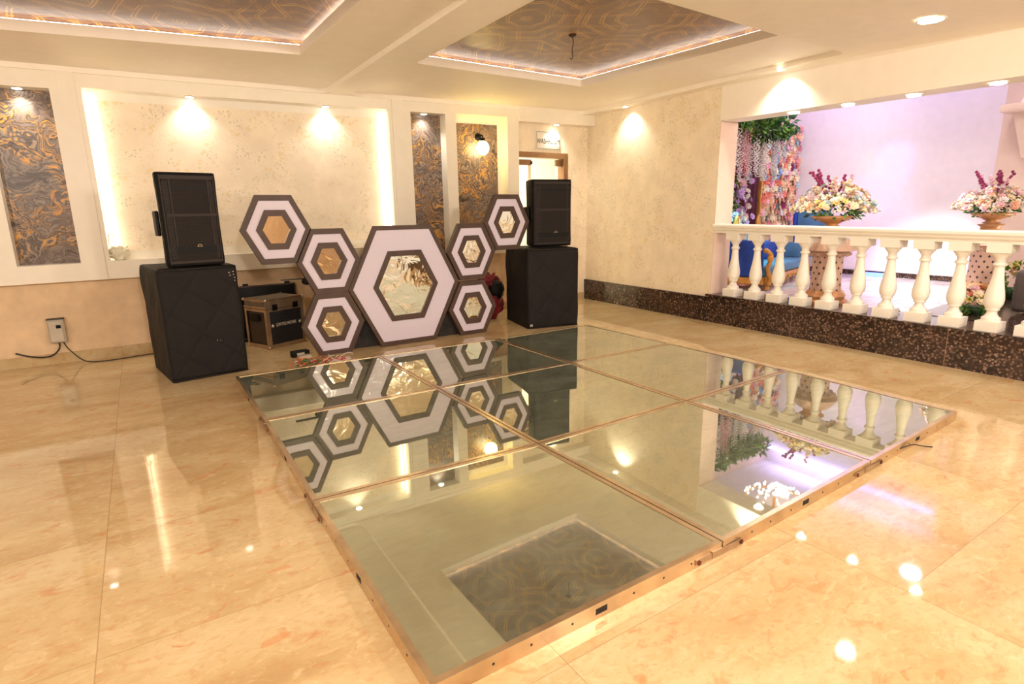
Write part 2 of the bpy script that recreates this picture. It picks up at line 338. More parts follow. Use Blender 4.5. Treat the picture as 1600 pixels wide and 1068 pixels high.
# ------------------------------------------------------------------ mesh helpers
class MB:
    def __init__(s): s.v = []; s.f = []; s.mi = []; s.sm = []
    def add(s, vs, fs, mi=0, smooth=False):
        b = len(s.v); s.v += [tuple(v) for v in vs]; s.f += [tuple(b+i for i in f) for f in fs]
        s.mi += [mi]*len(fs); s.sm += [smooth]*len(fs); return s
    def box(s, x0, x1, y0, y1, z0, z1, mi=0, M4=None):
        vs = [Vector((x, y, z)) for z in (z0, z1) for y in (y0, y1) for x in (x0, x1)]
        if M4 is not None: vs = [M4 @ v for v in vs]
        return s.add(vs, [(0, 2, 3, 1), (4, 5, 7, 6), (0, 1, 5, 4), (2, 6, 7, 3), (0, 4, 6, 2), (1, 3, 7, 5)], mi)
    def hexa(s, lo, hi, mi=0):   # two quads, counter-clockwise seen from outside the top
        return s.add(list(lo)+list(hi), [(3, 2, 1, 0), (4, 5, 6, 7), (0, 1, 5, 4), (1, 2, 6, 5), (2, 3, 7, 6), (3, 0, 4, 7)], mi)
    def quad(s, a, b, c, d, mi=0): return s.add([a, b, c, d], [(0, 1, 2, 3)], mi)
    def prism(s, poly, axis, a, b, mi=0):
        n = len(poly)
        def P(p, t):
            return {'x': (t, p[0], p[1]), 'y': (p[0], t, p[1]), 'z': (p[0], p[1], t)}[axis]
        vs = [P(p, a) for p in poly]+[P(p, b) for p in poly]
        return s.add(vs, [tuple(range(n)), tuple(range(2*n-1, n-1, -1))]+[(i, i+n, (i+1) % n+n, (i+1) % n) for i in range(n)], mi)
    def ring(s, outer, inner, axis, a, b, mi=0):
        n = len(outer)
        def P(p, t):
            return {'x': (t, p[0], p[1]), 'y': (p[0], t, p[1]), 'z': (p[0], p[1], t)}[axis]
        vs = [P(p, a) for p in outer]+[P(p, a) for p in inner]+[P(p, b) for p in outer]+[P(p, b) for p in inner]
        fs = []
        for i in range(n):
            j = (i+1) % n
            fs += [(i, j, n+j, n+i), (2*n+j, 2*n+i, 3*n+i, 3*n+j), (i, 2*n+i, 2*n+j, j), (n+j, 3*n+j, 3*n+i, n+i)]
        return s.add(vs, fs, mi)
    def lathe(s, prof, c=(0, 0, 0), seg=24, mi=0, smooth=True, sx=1, sy=1):
        vs = []; fs = []; n = len(prof)
        for k in range(seg):
            a = 2*pi*k/seg
            for r, z in prof: vs.append((c[0]+r*sx*math.cos(a), c[1]+r*sy*math.sin(a), c[2]+z))
        for k in range(seg):
            k2 = (k+1) % seg
            for i in range(n-1): fs.append((k*n+i, k2*n+i, k2*n+i+1, k*n+i+1))
        if prof[0][0] > 1e-6: fs.append(tuple(k*n for k in range(seg-1, -1, -1)))
        if prof[-1][0] > 1e-6: fs.append(tuple(k*n+n-1 for k in range(seg)))
        return s.add(vs, fs, mi, smooth)
    def tube(s, pts, r, seg=8, mi=0):
        pts = [Vector(p) for p in pts]; vs = []; fs = []
        up = Vector((0, 0, 1)); n = len(pts)
        for i, p in enumerate(pts):
            t = (pts[min(i+1, n-1)]-pts[max(i-1, 0)])
            t = t.normalized() if t.length > 1e-9 else Vector((1, 0, 0))
            u = t.cross(up if abs(t.z) < .95 else Vector((1, 0, 0))).normalized(); w_ = t.cross(u).normalized()
            rr = r[i] if hasattr(r, '__len__') else r
            for k in range(seg):
                a = 2*pi*k/seg; vs.append(p+u*rr*math.cos(a)+w_*rr*math.sin(a))
        for i in range(n-1):
            for k in range(seg):
                k2 = (k+1) % seg; fs.append((i*seg+k, i*seg+k2, (i+1)*seg+k2, (i+1)*seg+k))
        fs.append(tuple(range(seg-1, -1, -1))); fs.append(tuple((n-1)*seg+k for k in range(seg)))
        return s.add(vs, fs, mi, True)
    def blob(s, c, rx, ry, rz, sub=2, nz=0, nsc=3, mi=0, e=1.0):
        bm = bmesh.new(); bmesh.ops.create_icosphere(bm, subdivisions=sub, radius=1)
        vs = []
        for v in bm.verts:
            p = v.co.copy()
            if e != 1.0:
                q = [math.copysign(abs(x)**e, x) for x in p]; p = Vector(q)
            k = 1+nz*noise.noise(Vector(c)*3.1+v.co*nsc)
            vs.append((c[0]+p.x*rx*k, c[1]+p.y*ry*k, c[2]+p.z*rz*k))
        fs = [tuple(v.index for v in f.verts) for f in bm.faces]; bm.free()
        return s.add(vs, fs, mi, True)
    def mesh(s, name, mats):
        me = bpy.data.meshes.new(name); me.from_pydata([tuple(v) for v in s.v], [], s.f)
        for m in (mats if isinstance(mats, (list, tuple)) else [mats]): me.materials.append(m)
        for p, mi, sm in zip(me.polygons, s.mi, s.sm): p.material_index = mi; p.use_smooth = sm
        me.update()
        bm = bmesh.new(); bm.from_mesh(me); bmesh.ops.recalc_face_normals(bm, faces=bm.faces); bm.to_mesh(me); bm.free()
        return me
    def build(s, name, mats, parent=None, loc=None, rot=None):
        o = bpy.data.objects.new(name, s.mesh(name, mats)); COL.objects.link(o)
        if parent is not None: o.parent = parent
        if loc is not None: o.location = loc
        if rot is not None: o.rotation_euler = rot
        return o
def bevel(o, w=.01, seg=3, ang=.6):
    m = o.modifiers.new('bevel', 'BEVEL'); m.width = w; m.segments = seg; m.limit_method = 'ANGLE'; m.angle_limit = ang
    for p in o.data.polygons: p.use_smooth = True
    return o
def tag(o, label, cat, group=None):
    o['label'] = label; o['category'] = cat
    if group: o['group'] = group
    return o
def struct(o, label=None):
    o['kind'] = 'structure'
    if label: o['label'] = label
    return o
def thing(name, label, cat, loc=(0, 0, 0), rotz=0, group=None):
    o = bpy.data.objects.new(name, None); COL.objects.link(o); o.location = loc; o.rotation_euler = (0, 0, rotz)
    o.empty_display_size = .1
    return tag(o, label, cat, group)
def dup(root, loc, rotz=0, label=None):
    r = root.copy(); COL.objects.link(r); r.location = loc; r.rotation_euler = (0, 0, rotz)
    if label: r['label'] = label
    for ch in [c for c in bpy.data.objects if c.parent == root]:
        c = ch.copy(); COL.objects.link(c); c.parent = r
        for g in [x for x in bpy.data.objects if x.parent == ch]:
            d = g.copy(); COL.objects.link(d); d.parent = c
    return r
def text_mesh(name, body, size, material, parent, M4, depth=.001, xs=1.0):
    cu = bpy.data.curves.new(name, 'FONT'); cu.body = body; cu.size = size; cu.extrude = depth
    cu.align_x = 'CENTER'; cu.align_y = 'CENTER'
    tmp = bpy.data.objects.new(name, cu); COL.objects.link(tmp)
    me = bpy.data.meshes.new_from_object(tmp.evaluated_get(bpy.context.evaluated_depsgraph_get()))
    bpy.data.objects.remove(tmp); bpy.data.curves.remove(cu)
    me.transform(M4 @ Matrix.Diagonal((xs, 1, 1, 1))); me.materials.clear(); me.materials.append(material)
    o = bpy.data.objects.new(name, me); COL.objects.link(o); o.parent = parent
    return o
# wall frames. The back wall runs along x; its level lines rise a little to the right, as built.
def zt(x, z): return z*(1+.0055*(x+.8))*.9975
# the right wall: v metres along it from the corner, n metres outward, z up
BC = Vector((5.654, 6.66, 0)); BD = Vector((-.03024, -.99954, 0)); BN = Vector((.99954, -.03024, 0))
WB = Matrix(((BN.x, BD.x, 0, BC.x), (BN.y, BD.y, 0, BC.y), (0, 0, 1, 0), (0, 0, 0, 1)))   # local (n, v, z)
V0 = .048   # v of measured corner in this frame
def zc(x, y): # ceiling height, sagging towards the near right corner
    return 2.552+.0113*x-.075*max(0, min(1, x/5.4))*max(0, 3.1-y)*.75

# ------------------------------------------------------------------ floor, ceiling
struct(MB().box(-5, 5.66, -6, 6.75, -.1, 0).build('floor', M['floor']))

def rounded(x0, x1, y0, y1, r, corners='1111', n=7, pts=None):
    P = pts or [(x0, y0), (x1, y0), (x1, y1), (x0, y1)]
    out = []
    for i in range(4):
        p = Vector(P[i]); a = Vector(P[i-1]); b = Vector(P[(i+1) % 4])
        if corners[i] == '0': out.append(tuple(p)); continue
        da = (a-p).normalized(); db = (b-p).normalized()
        for k in range(n+1):
            t = k/n
            q = p+da*r*(1-t)**2+db*r*t**2
            out.append(tuple(q))
    return out
def flat_with_holes(outer, holes, zf, extra=.6):
    pts = [Vector(p) for p in outer]; edges = []; faces = []
    n = len(outer); edges += [(i, (i+1) % n) for i in range(n)]
    for h in holes:
        b = len(pts); pts += [Vector(p) for p in h]; edges += [(b+i, b+(i+1) % len(h)) for i in range(len(h))]
    xs = [p[0] for p in outer]; ys = [p[1] for p in outer]
    def inside(p, poly):
        c = False; j = len(poly)-1
        for i in range(len(poly)):
            xi, yi = poly[i][:2]; xj, yj = poly[j][:2]
            if (yi > p[1]) != (yj > p[1]) and p[0] < (xj-xi)*(p[1]-yi)/(yj-yi)+xi: c = not c
            j = i
        return c
    gx = min(xs)+extra/2
    while gx < max(xs):
        gy = min(ys)+extra/2
        while gy < max(ys):
            if inside((gx, gy), outer) and not any(inside((gx, gy), h) for h in holes): pts.append(Vector((gx, gy)))
            gy += extra
        gx += extra
    vo, eo, fo, *_ = delaunay_2d_cdt(pts, edges, [], 0, 1e-5)
    fs = []
    for f in fo:
        c = sum((vo[i] for i in f), Vector((0, 0)))/len(f)
        if inside(c, outer) and not any(inside(c, h) for h in holes): fs.append(tuple(f))
    return [(v.x, v.y, zf(v.x, v.y)) for v in vo], fs
BAYH = .045
bay1 = rounded(0, 0, 0, 0, .14, '0110', pts=[(-4.9, 2.95), (1.885, 2.95), (1.885, 6.515), (-4.9, 6.515)])
bay2 = rounded(0, 0, 0, 0, .16, '1111', pts=[(2.20, 2.71), (5.40, 2.90), (5.44, 6.515), (2.13, 6.515)])
cof1 = [(-4.6, 3.2), (1.345, 3.2), (1.325, 5.22), (-4.6, 5.75)]
cof1 = [(-4.6, 3.2), (1.37, 3.2), (1.337, 5.25), (-.59, 5.50), (-4.6, 5.9)]
cof2 = [(2.33, 2.84), (4.50, 2.985), (4.325, 5.215), (2.30, 5.08)]
low_outer = [(-5, -6), (5.9, -6), (5.75, 6.9), (-5, 6.9)]
mb = MB()
v, f = flat_with_holes(low_outer, [bay1, bay2], zc); mb.add(v, f)
v, f = flat_with_holes([(-5, -6), (5.9, -6), (5.75, 6.9), (-5, 6.9)], [], lambda x, y: 3.25); mb.add(v, f)
def zb(x, y): return zc(x, max(y, 3.1))+BAYH
for bay, cof in ((bay1, cof1), (bay2, cof2)):
    v, f = flat_with_holes(bay, [cof], zb); mb.add(v, f)
    n = len(bay); vs = []
    for (x, y) in bay: vs += [(x, y, zc(x, y)), (x, y, zb(x, y))]
    mb.add(vs, [(2*i, 2*i+1, 2*((i+1) % n)+1, 2*((i+1) % n)) for i in range(n)])
    # lip of the recess
    n = len(cof); vs = []
    cx = sum(p[0] for p in cof)/n; cy = sum(p[1] for p in cof)/n
    for (x, y) in cof:
        d = Vector((x-cx, y-cy)).normalized()*.03
        vs += [(x, y, zb(x, y)), (x, y, zb(x, y)+.075), (x+d.x, y+d.y, zb(x, y)+.075)]
    fs = []
    for i in range(n):
        j = (i+1) % n; fs += [(3*i, 3*i+1, 3*j+1, 3*j), (3*i+1, 3*i+2, 3*j+2, 3*j+1)]
    mb.add(vs, fs)
struct(mb.build('ceiling', M['paint']))
# recess linings: glossy paper with a light strip behind the lip
def lining(cof, idx, ledside):
    n = len(cof); cx = sum(p[0] for p in cof)/n; cy = sum(p[1] for p in cof)/n
    def off(d, z):
        out = []
        for i in range(n):
            p = Vector(cof[i]); a = (Vector(cof[i-1])-p).normalized(); b = (Vector(cof[(i+1) % n])-p).normalized()
            na = Vector((a.y, -a.x)); nb = Vector((-b.y, b.x))
            if (p+na*.1-Vector((cx, cy))).length < (p-Vector((cx, cy))).length: na = -na
            if (p+nb*.1-Vector((cx, cy))).length < (p-Vector((cx, cy))).length: nb = -nb
            m = (na+nb).normalized(); k = d/max(.3, m.dot(na)); q = p+m*k
            out.append((q.x, q.y, zb(*cof[i])+z))
        return out
    rows = [off(.028, .074), off(.075, .074), off(.078, .095), off(.05, .112), off(-.04, .122)]
    vs = sum(rows, []); fs = []
    for k in range(len(rows)-1):
        for i in range(n):
            j = (i+1) % n; fs.append((k*n+i, k*n+j, (k+1)*n+j, (k+1)*n+i))
    fs.append(tuple((len(rows)-1)*n+i for i in range(n)))
    o = MB().add(vs, fs).build('trim_%d' % idx, M['coffer']); struct(o)
    led = off(.045, .083)
    m_ = MB()
    for i in ledside: m_.tube([led[i], led[(i+1) % n]], .007, 6)
    s_ = m_.build('cove_light_strip', M['cove_led'])
    return s_
s1 = lining(cof1, 1, [1, 2, 3])
tag(s1, 'warm light strip glowing behind the lip of the left ceiling recess', 'light strip')
s2 = lining(cof2, 2, [1, 2])
tag(s2, 'warm light strip glowing behind the lip of the right ceiling recess, above the dance floor', 'light strip')

# ------------------------------------------------------------------ back wall
YF, YB, YW, YD = 6.53, 6.685, 6.612, 6.665     # frame front, niche back, lower wall, door wall
mb = MB(); mb.box(-5, 4.37, YW, 6.80, 0, .80)
struct(mb.build('wall_back', [M['skirt_wall']]))
mb = MB()
XL = [-5, -.92, -.465, -.245, 2.585, 2.85, 3.305, 3.45, 4.195, 4.37]
ZB_, ZT_ = .757, 2.62
# niche rectangles in the white front: (x0, x1, z0, z1)
NI = [(-1.45, -1.45+.0001, 1, 1.001), (-.92, -.468, .915, 2.408), (-.245, 2.585, .925, 2.432), (2.855, 3.305, .77, 2.425), (3.45, 4.195, .80, 2.442)]
NI = NI[1:]
def col(x0, x1, z0, z1): mb.hexa([(x0, YF, zt(x0, z0)), (x1, YF, zt(x1, z0)), (x1, YB+.02, zt(x1, z0)), (x0, YB+.02, zt(x0, z0))],
                                 [(x0, YF, zt(x0, z1)), (x1, YF, zt(x1, z1)), (x1, YB+.02, zt(x1, z1)), (x0, YB+.02, zt(x0, z1))])
xp = -5
for (x0, x1, z0, z1) in NI:
    col(xp, x0, ZB_, ZT_); col(x0, x1, ZB_, z0); col(x0, x1, z1, ZT_); xp = x1
col(xp, 4.37, ZB_, ZT_)
for x0, x1 in ((-.405, -.285), (2.625, 2.765)):
    mb.hexa([(x0, YF-.012, zt(x0, ZB_)), (x1, YF-.012, zt(x1, ZB_)), (x1, YF, zt(x1, ZB_)), (x0, YF, zt(x0, ZB_))],
            [(x0, YF-.012, zt(x0, ZT_)), (x1, YF-.012, zt(x1, ZT_)), (x1, YF, zt(x1, ZT_)), (x0, YF, zt(x0, ZT_))])
# bulkhead over the washroom door
x0, x1 = 4.37, 5.70
mb.hexa([(x0, 6.50, zt(x0, 2.40)), (x1, 6.50, zt(x1, 2.40)), (x1, 6.72, zt(x1, 2.40)), (x0, 6.72, zt(x0, 2.40))],
        [(x0, 6.50, zt(x0, ZT_)), (x1, 6.50, zt(x1, ZT_)), (x1, 6.72, zt(x1, ZT_)), (x0, 6.72, zt(x0, ZT_))])
struct(mb.build('trim_3', M['white']))
# niche backs
def nback(idx, x0, x1, z0, z1, m, mx0=0, mx1=0, mz0=0, mz1=0):
    b = MB(); b.hexa([(x0-.02, YB, zt(x0, z0-.02)), (x1+.02, YB, zt(x1, z0-.02)), (x1+.02, YB+.03, zt(x1, z0-.02)), (x0-.02, YB+.03, zt(x0, z0-.02))],
                     [(x0-.02, YB, zt(x0, z1+.02)), (x1+.02, YB, zt(x1, z1+.02)), (x1+.02, YB+.03, zt(x1, z1+.02)), (x0-.02, YB+.03, zt(x0, z1+.02))])
    struct(b.build('trim_%d' % idx, M['white']))
    a0, a1, c0, c1 = x0+mx0, x1-mx1, z0+mz0, z1-mz1
    b = MB(); b.hexa([(a0, YB-.006, zt(a0, c0)), (a1, YB-.006, zt(a1, c0)), (a1, YB, zt(a1, c0)), (a0, YB, zt(a0, c0))],
                     [(a0, YB-.006, zt(a0, c1)), (a1, YB-.006, zt(a1, c1)), (a1, YB, zt(a1, c1)), (a0, YB, zt(a0, c1))])
    struct(b.build('trim_%d' % (idx+1), m))
nback(4, -.92, -.468, .915, 2.408, M['swirl0'])
nback(6, -.245, 2.585, .925, 2.432, M['wallpaper'], 0, 0, .075, .075)
nback(8, 2.855, 3.305, .77, 2.425, M['swirl1'])
nback(10, 3.45, 4.195, .80, 2.442, M['swirl2'], 0, .07, .0, .085)
struct(MB().box(-5, 4.36, YW-.012, YW+.01, 0, .098).build('baseboard_back', M['floor']))
# door wall: pieces round the opening 4.43..5.30 x 2.10
mb = MB()
mb.box(4.37, 4.44, YD, YD+.10, 0, 2.7); mb.box(5.30, 5.72, YD, YD+.10, 0, 2.7); mb.box(4.44, 5.30, YD, YD+.10, 2.105, 2.7)
struct(mb.build('wall_washroom', M['wallpaper']))
struct(MB().box(5.30, 5.66, YD-.012, YD, 0, .098).build('baseboard_washroom', M['floor']))
mb = MB(); mb.box(5.225, 5.298, YD-.004, YD+.14, 0, 2.035); mb.box(4.36, 5.298, YD-.004, YD+.14, 2.035, 2.105); mb.box(4.38, 4.44, YD, YD+.14, 0, 2.035)
d1 = struct(mb.build('door_1', M['doorwood']))
gl = NT('door_glass'); gl.b.inputs['Transmission Weight'].default_value = .95; gl.b.inputs['Roughness'].default_value = .02
gl.b.inputs['Base Color'].default_value = (.93, .96, .93, 1); gl.b.inputs['IOR'].default_value = 1.1
MB().box(4.70, 5.20, YD+.07, YD+.078, .02, 2.0).build('door_glass', gl.m, d1)
mb = MB(); mb.box(4.44, 4.70, YD+.055, YD+.095, 1.935, 2.01); mb.box(5.13, 5.225, YD+.055, YD+.095, 1.935, 2.02)
mb.build('patch_fitting', M['doorwood'], d1)
MB().box(4.685, 4.715, YD+.05, YD+.1, 1.95, 1.99).build('door_pivot', M['black_plastic'], d1)
MB().box(4.66, 4.70, YD+.066, YD+.082, .02, 1.94).build('door_stile', M['white'], d1)
# lit washroom behind
mb = MB(); mb.box(3.6, 6.3, 8.3, 8.4, 0, 2.7); mb.box(3.5, 3.6, 6.8, 8.4, 0, 2.7); mb.box(6.3, 6.4, 6.8, 8.4, 0, 2.7); mb.box(3.5, 6.4, 6.8, 8.4, 2.7, 2.8); mb.box(3.5, 6.4, 6.77, 8.4, -.1, 0)
struct(mb.build('wall_washroom_inner', M['white']))
area('washroom_lamp_light', (4.9, 7.6, 2.6), .5, 70, (1, .9, .7))
# washroom sign
sg = thing('washroom_sign', 'white washroom sign with thin border above the door in the corner', 'sign', (4.945, YD, 2.262))
bevel(MB().box(-.215, .215, -.012, 0, -.125, .125).build('sign_plate', M['white'], sg), .004, 2)
fr = [(-.2, -.112), (.2, -.112), (.2, .112), (-.2, .112)]; fi = [(-.196, -.108), (.196, -.108), (.196, .108), (-.196, .108)]
MB().ring(fr, fi, 'y', -.0135, -.012).build('border', M['black_plastic'], sg)
RX = Matrix.Rotation(pi/2, 4, 'X')
text_mesh('lettering', 'WASHROOM', .092, M['black_plastic'], sg, Matrix.Translation((0, -.0135, -.012)) @ RX, .001, .72)

# ------------------------------------------------------------------ right wall (local frame n, v, z) + plinth + balustrade
def wb(o): o.matrix_world = WB @ o.matrix_world; return o
mb = MB(); mb.box(0, .29, -.15, 2.335, 0, 2.66)
o = struct(wb(mb.build('wall_right', [M['wallpaper']])))
# pale jamb face
o = struct(wb(MB().box(.002, .292, 2.335, 2.345, .30, 2.25).build('trim_12', M['hall_peach'])))
# beam over the opening
mb = MB(); vs = []
for v_ in (2.335, 8.6):
    zbm = 2.255-.0185*(v_-2.4)
    vs += [(0, v_, zbm), (.29, v_, zbm), (.29, v_, 3.2), (0, v_, 3.2)]
mb.add(vs, [(0, 1, 2, 3), (7, 6, 5, 4), (0, 4, 5, 1), (1, 5, 6, 2), (2, 6, 7, 3), (3, 7, 4, 0)])
struct(wb(mb.build('trim_13', M['paint'])))
# granite skirting and plinth
mb = MB(); mb.box(-.03, .02, -.02, 2.345, 0, .296); mb.box(-.022, .44, 2.335, 8.6, 0, .306); mb.box(-.036, .45, 2.30, 8.6, .306, .330)
for v_ in (3.4, 4.78): mb.box(-.0225, -.02, v_, v_+.004, 0, .306, 1)
struct(wb(mb.build('baseboard_right', [M['granite'], mat('granite_joint', srgb(150, 120, 100), .6)])))

bal = thing('balustrade', 'white classical balustrade with turned balusters and moulded handrail on the granite plinth', 'balustrade')
bal.matrix_world = WB
prof = [(.0, 1.040), (-.075, 1.040), (-.075, 1.048), (-.068, 1.054), (-.068, 1.062), (-.085, 1.070), (-.092, 1.082), (-.092, 1.092), (-.100, 1.098), (-.106, 1.108), (-.106, 1.128), (-.098, 1.137)]
RC = .085
poly = [(RC+a, z) for a, z in prof]+[(RC-a, z) for a, z in reversed(prof[1:])]
n = len(poly); vs = []
for v_, dz in ((2.335, .0), (6.2, -.042)):
    vs += [(p, v_, z+dz) for p, z in poly]
MB().add(vs, [tuple(range(n)), tuple(range(2*n-1, n-1, -1))]+[(i, (i+1) % n, (i+1) % n+n, i+n) for i in range(n)]).build('handrail', M['plaster'], bal)
bp = [(.066, .080), (.066, .086), (.061, .094), (.064, .102), (.060, .112), (.048, .120), (.044, .126), (.036, .140), (.033, .158), (.036, .168), (.046, .172), (.048, .178), (.044, .184),
      (.052, .196), (.0605, .215), (.065, .240), (.066, .262), (.063, .295), (.056, .335), (.047, .385), (.040, .430), (.035, .480), (.0325, .520), (.0335, .530), (.044, .535), (.047, .544), (.043, .554), (.034, .560),
      (.033, .575), (.036, .590), (.046, .602), (.050, .612), (.060, .622), (.066, .636), (.066, .640)]
bmb = MB(); bmb.lathe(bp, seg=28)
bmb.box(-.077, .077, -.077, .077, 0, .080); bmb.box(-.077, .077, -.077, .077, .640, .712)
bme = bmb.mesh('baluster', M['plaster'])
for vc in [2.585, 2.87, 3.145, 3.415, 3.69, 3.965, 4.23, 4.495, 4.755, 5.01, 5.265, 5.52, 5.775, 6.03]:
    o = bpy.data.objects.new('baluster', bme); COL.objects.link(o); o.parent = bal; o.location = (.085, vc, .330)
    o.scale = (1, 1, 1-.0155*(vc-2.4))
    b_ = o
# downlights in the beam soffit
def downlight(loc, label, group, r=.05, m='lamp', frame=None):
    d = thing('downlight', label, 'ceiling light', loc, 0, group)
    MB().lathe([(r, 0), (r+.012, -.002), (r+.016, -.006), (r+.012, -.008), (r, -.007)], seg=28).build('rim', M['white'], d)
    MB().lathe([(0.0001, -.013), (r*.7, -.012), (r, -.009), (r, .0), (.0001, .0)], seg=28).build('lens', M[m], d)
    return d
SG = 'round downlights in the beam over the balustrade'
for k, (v_, lb) in enumerate([(3.12, 'farthest round downlight in the beam over the balustrade, above the flower wall'),
                              (3.66, 'second nearest to the flower wall of the beam downlights, above the pale screen'),
                              (4.21, 'third beam downlight from the wallpapered wall, above the purple streak'),
                              (4.79, 'beam downlight nearest the right edge of the photo, over the balustrade')]):
    p = WB @ Vector((.135, v_, 0)); p.z = 2.255-.0185*(v_-2.4)-.003
    downlight(p, lb, SG, .052)
    spot('beam_lamp_light', (p.x, p.y, p.z-.02), (p.x, p.y, 0), 14, (1, .9, .78), 140, 1, .03)
# near ceiling lamp
pc = Vector((4.75, 2.01, 0)); pc.z = zc(pc.x, pc.y)-.004
downlight(pc, 'single round downlight in the low ceiling at the upper right', 'ceiling downlights', .075)
spot('ceiling_and_fill_light', (pc.x, pc.y, pc.z-.03), (pc.x, pc.y, 0), 30, WARM, 150, 1, .06)
# two wall washing lamps in the ceiling strip next to the right wall
for (v_, pw, lb) in ((.93, 15, 'downlight in the ceiling strip washing the floral wall beside the washroom corner'), (3.12, 22, 'downlight in the ceiling strip washing the beam over the balustrade')):
    p = WB @ Vector((-.13, v_, 0)); p.z = zc(p.x, p.y)
    downlight(p, lb, 'wall washing downlights', .035)
    spot('wall_wash_light', (p.x, p.y, p.z-.03), (p.x+.075, p.y, p.z-.4), pw*1.4, (1, .95, .82), 118, .8, .03)
# downlights above the niches
NG = 'downlights above the back wall niches'
for x, z, pw, lb, y in ((-.69, 2.408, 8, 'downlight above the leftmost marbled panel', 6.61), (.60, 2.432, 9, 'left downlight above the floral panel, over the left speaker', 6.61), (1.90, 2.432, 9, 'right downlight above the floral panel, over the white diamond-like frames', 6.61),
                     (3.06, 2.425, 8, 'downlight above the narrow marbled panel right of the floral panel', 6.61), (5.03, 2.40, 10, 'downlight under the bulkhead above the washroom sign', 6.585)):
    zz = zt(x, z)
    downlight((x, y, zz), lb.replace('white diamond-like frames', 'largest hexagon'), NG, .035)
    spot('niche_lamp_light', (x, y, zz-.02), (x, y+.03, zz-.4), pw*2.0, (1, .95, .86), 120, .9, .025)
# LED strips beside the floral panel
for xs, lb in ((-.225, 'bright vertical light strip at the left edge of the floral panel'), (2.570, 'bright vertical light strip at the right edge of the floral panel')):
    zA, zB = zt(xs, .94), zt(xs, 2.42)
    tag(MB().box(xs-.006, xs+.006, YB-.05, YB-.03, zA, zB).build('light_strip', M['led']), lb, 'light strip', 'vertical light strips beside the floral panel')
    sgn = 1 if xs < 0 else -1
    area('strip_light', (xs+sgn*.02, YB-.03, (zA+zB)/2), 1.4, 1.7, (1, .92, .72), (pi/2, 0, -sgn*pi/2*.75 if False else 0), pi, 'RECTANGLE', .02).rotation_euler = (Vector((sgn*.9, .45, 0)).to_track_quat('-Z', 'X').to_euler())

# globe wall lamp
bl = thing('wall_lamp', 'glowing globe bulb on a black bracket on the marbled panel beside the washroom', 'wall lamp', (3.835, YB-.006, 2.255))
mb = MB(); mb.lathe([(.0001, 0), (.045, 0), (.045, .01), (.0001, .012)], seg=20)
mb.v = [(x, -z, y) for x, y, z in mb.v]
mb.tube([(0, -.01, 0), (0, -.07, .02), (0, -.12, 0), (0, -.12, -.04)], .011)
mb.lathe([(.018, -.07), (.030, -.065), (.034, -.03), (.016, -.02)], (0, -.12, 0), 18)
mb.build('bracket', M['black_plastic'], bl)
MB().blob((0, -.12, -.145), .080, .080, .088, 3).build('bulb', M['bulb'], bl)
pt = bpy.data.lights.new('bulb_light', 'POINT'); pt.energy = 34; pt.color = (1, .66, .12); pt.shadow_soft_size = .09
po = bpy.data.objects.new('bulb_light', pt); COL.objects.link(po); po.location = (3.835, YB-.13, 2.11)

# hook wire in the right recess
hk = thing('hanging_wire', 'thin bent wire hanging from a hook in the right ceiling recess', 'wire', (3.30, 4.10, zb(3.3, 4.1)+.122))
MB().lathe([(.035, 0), (.03, -.012), (.012, -.02), (.0001, -.02)], seg=14).build('hook_plate', M['brown_wood'], hk)
MB().tube([(0, 0, -.01), (.02, .01, -.05), (.015, .02, -.11), (.03, .03, -.16), (.01, .02, -.19), (-.02, 0, -.185)], .004, 6).build('wire', M['brown_wood'], hk)

# ------------------------------------------------------------------ mirrored dance floor
GR = [[(.502, 4.892), (1.695, 4.86), (2.914, 4.806), (4.118, 4.815)],
      [(.509, 3.689), (1.700, 3.657), (2.931, 3.640), (4.145, 3.626)],
      [(.498, 2.452), (1.702, 2.395), (2.935, 2.407), (4.164, 2.449)],
      [(.500, 1.210), (1.732, 1.207), (2.948, 1.246), (4.117, 1.296)]]
DL = [['back left mirrored floor panel, its corner next to the left subwoofer', 'back middle mirrored floor panel, directly in front of the largest hexagon', 'back right mirrored floor panel, touching the right subwoofer'],
      ['left mirrored floor panel of the middle row, reflecting the leftmost hexagons', 'centre mirrored floor panel, surrounded by the eight others', 'right mirrored floor panel of the middle row, reflecting flowers and plain wall beside the balustrade'],
      ['front left mirrored floor panel, nearest the camera, reflecting the ceiling recess', 'front middle mirrored floor panel, reflecting the bright hall and wall light', 'front right mirrored floor panel, nearest the balustrade and reflecting its balusters']]
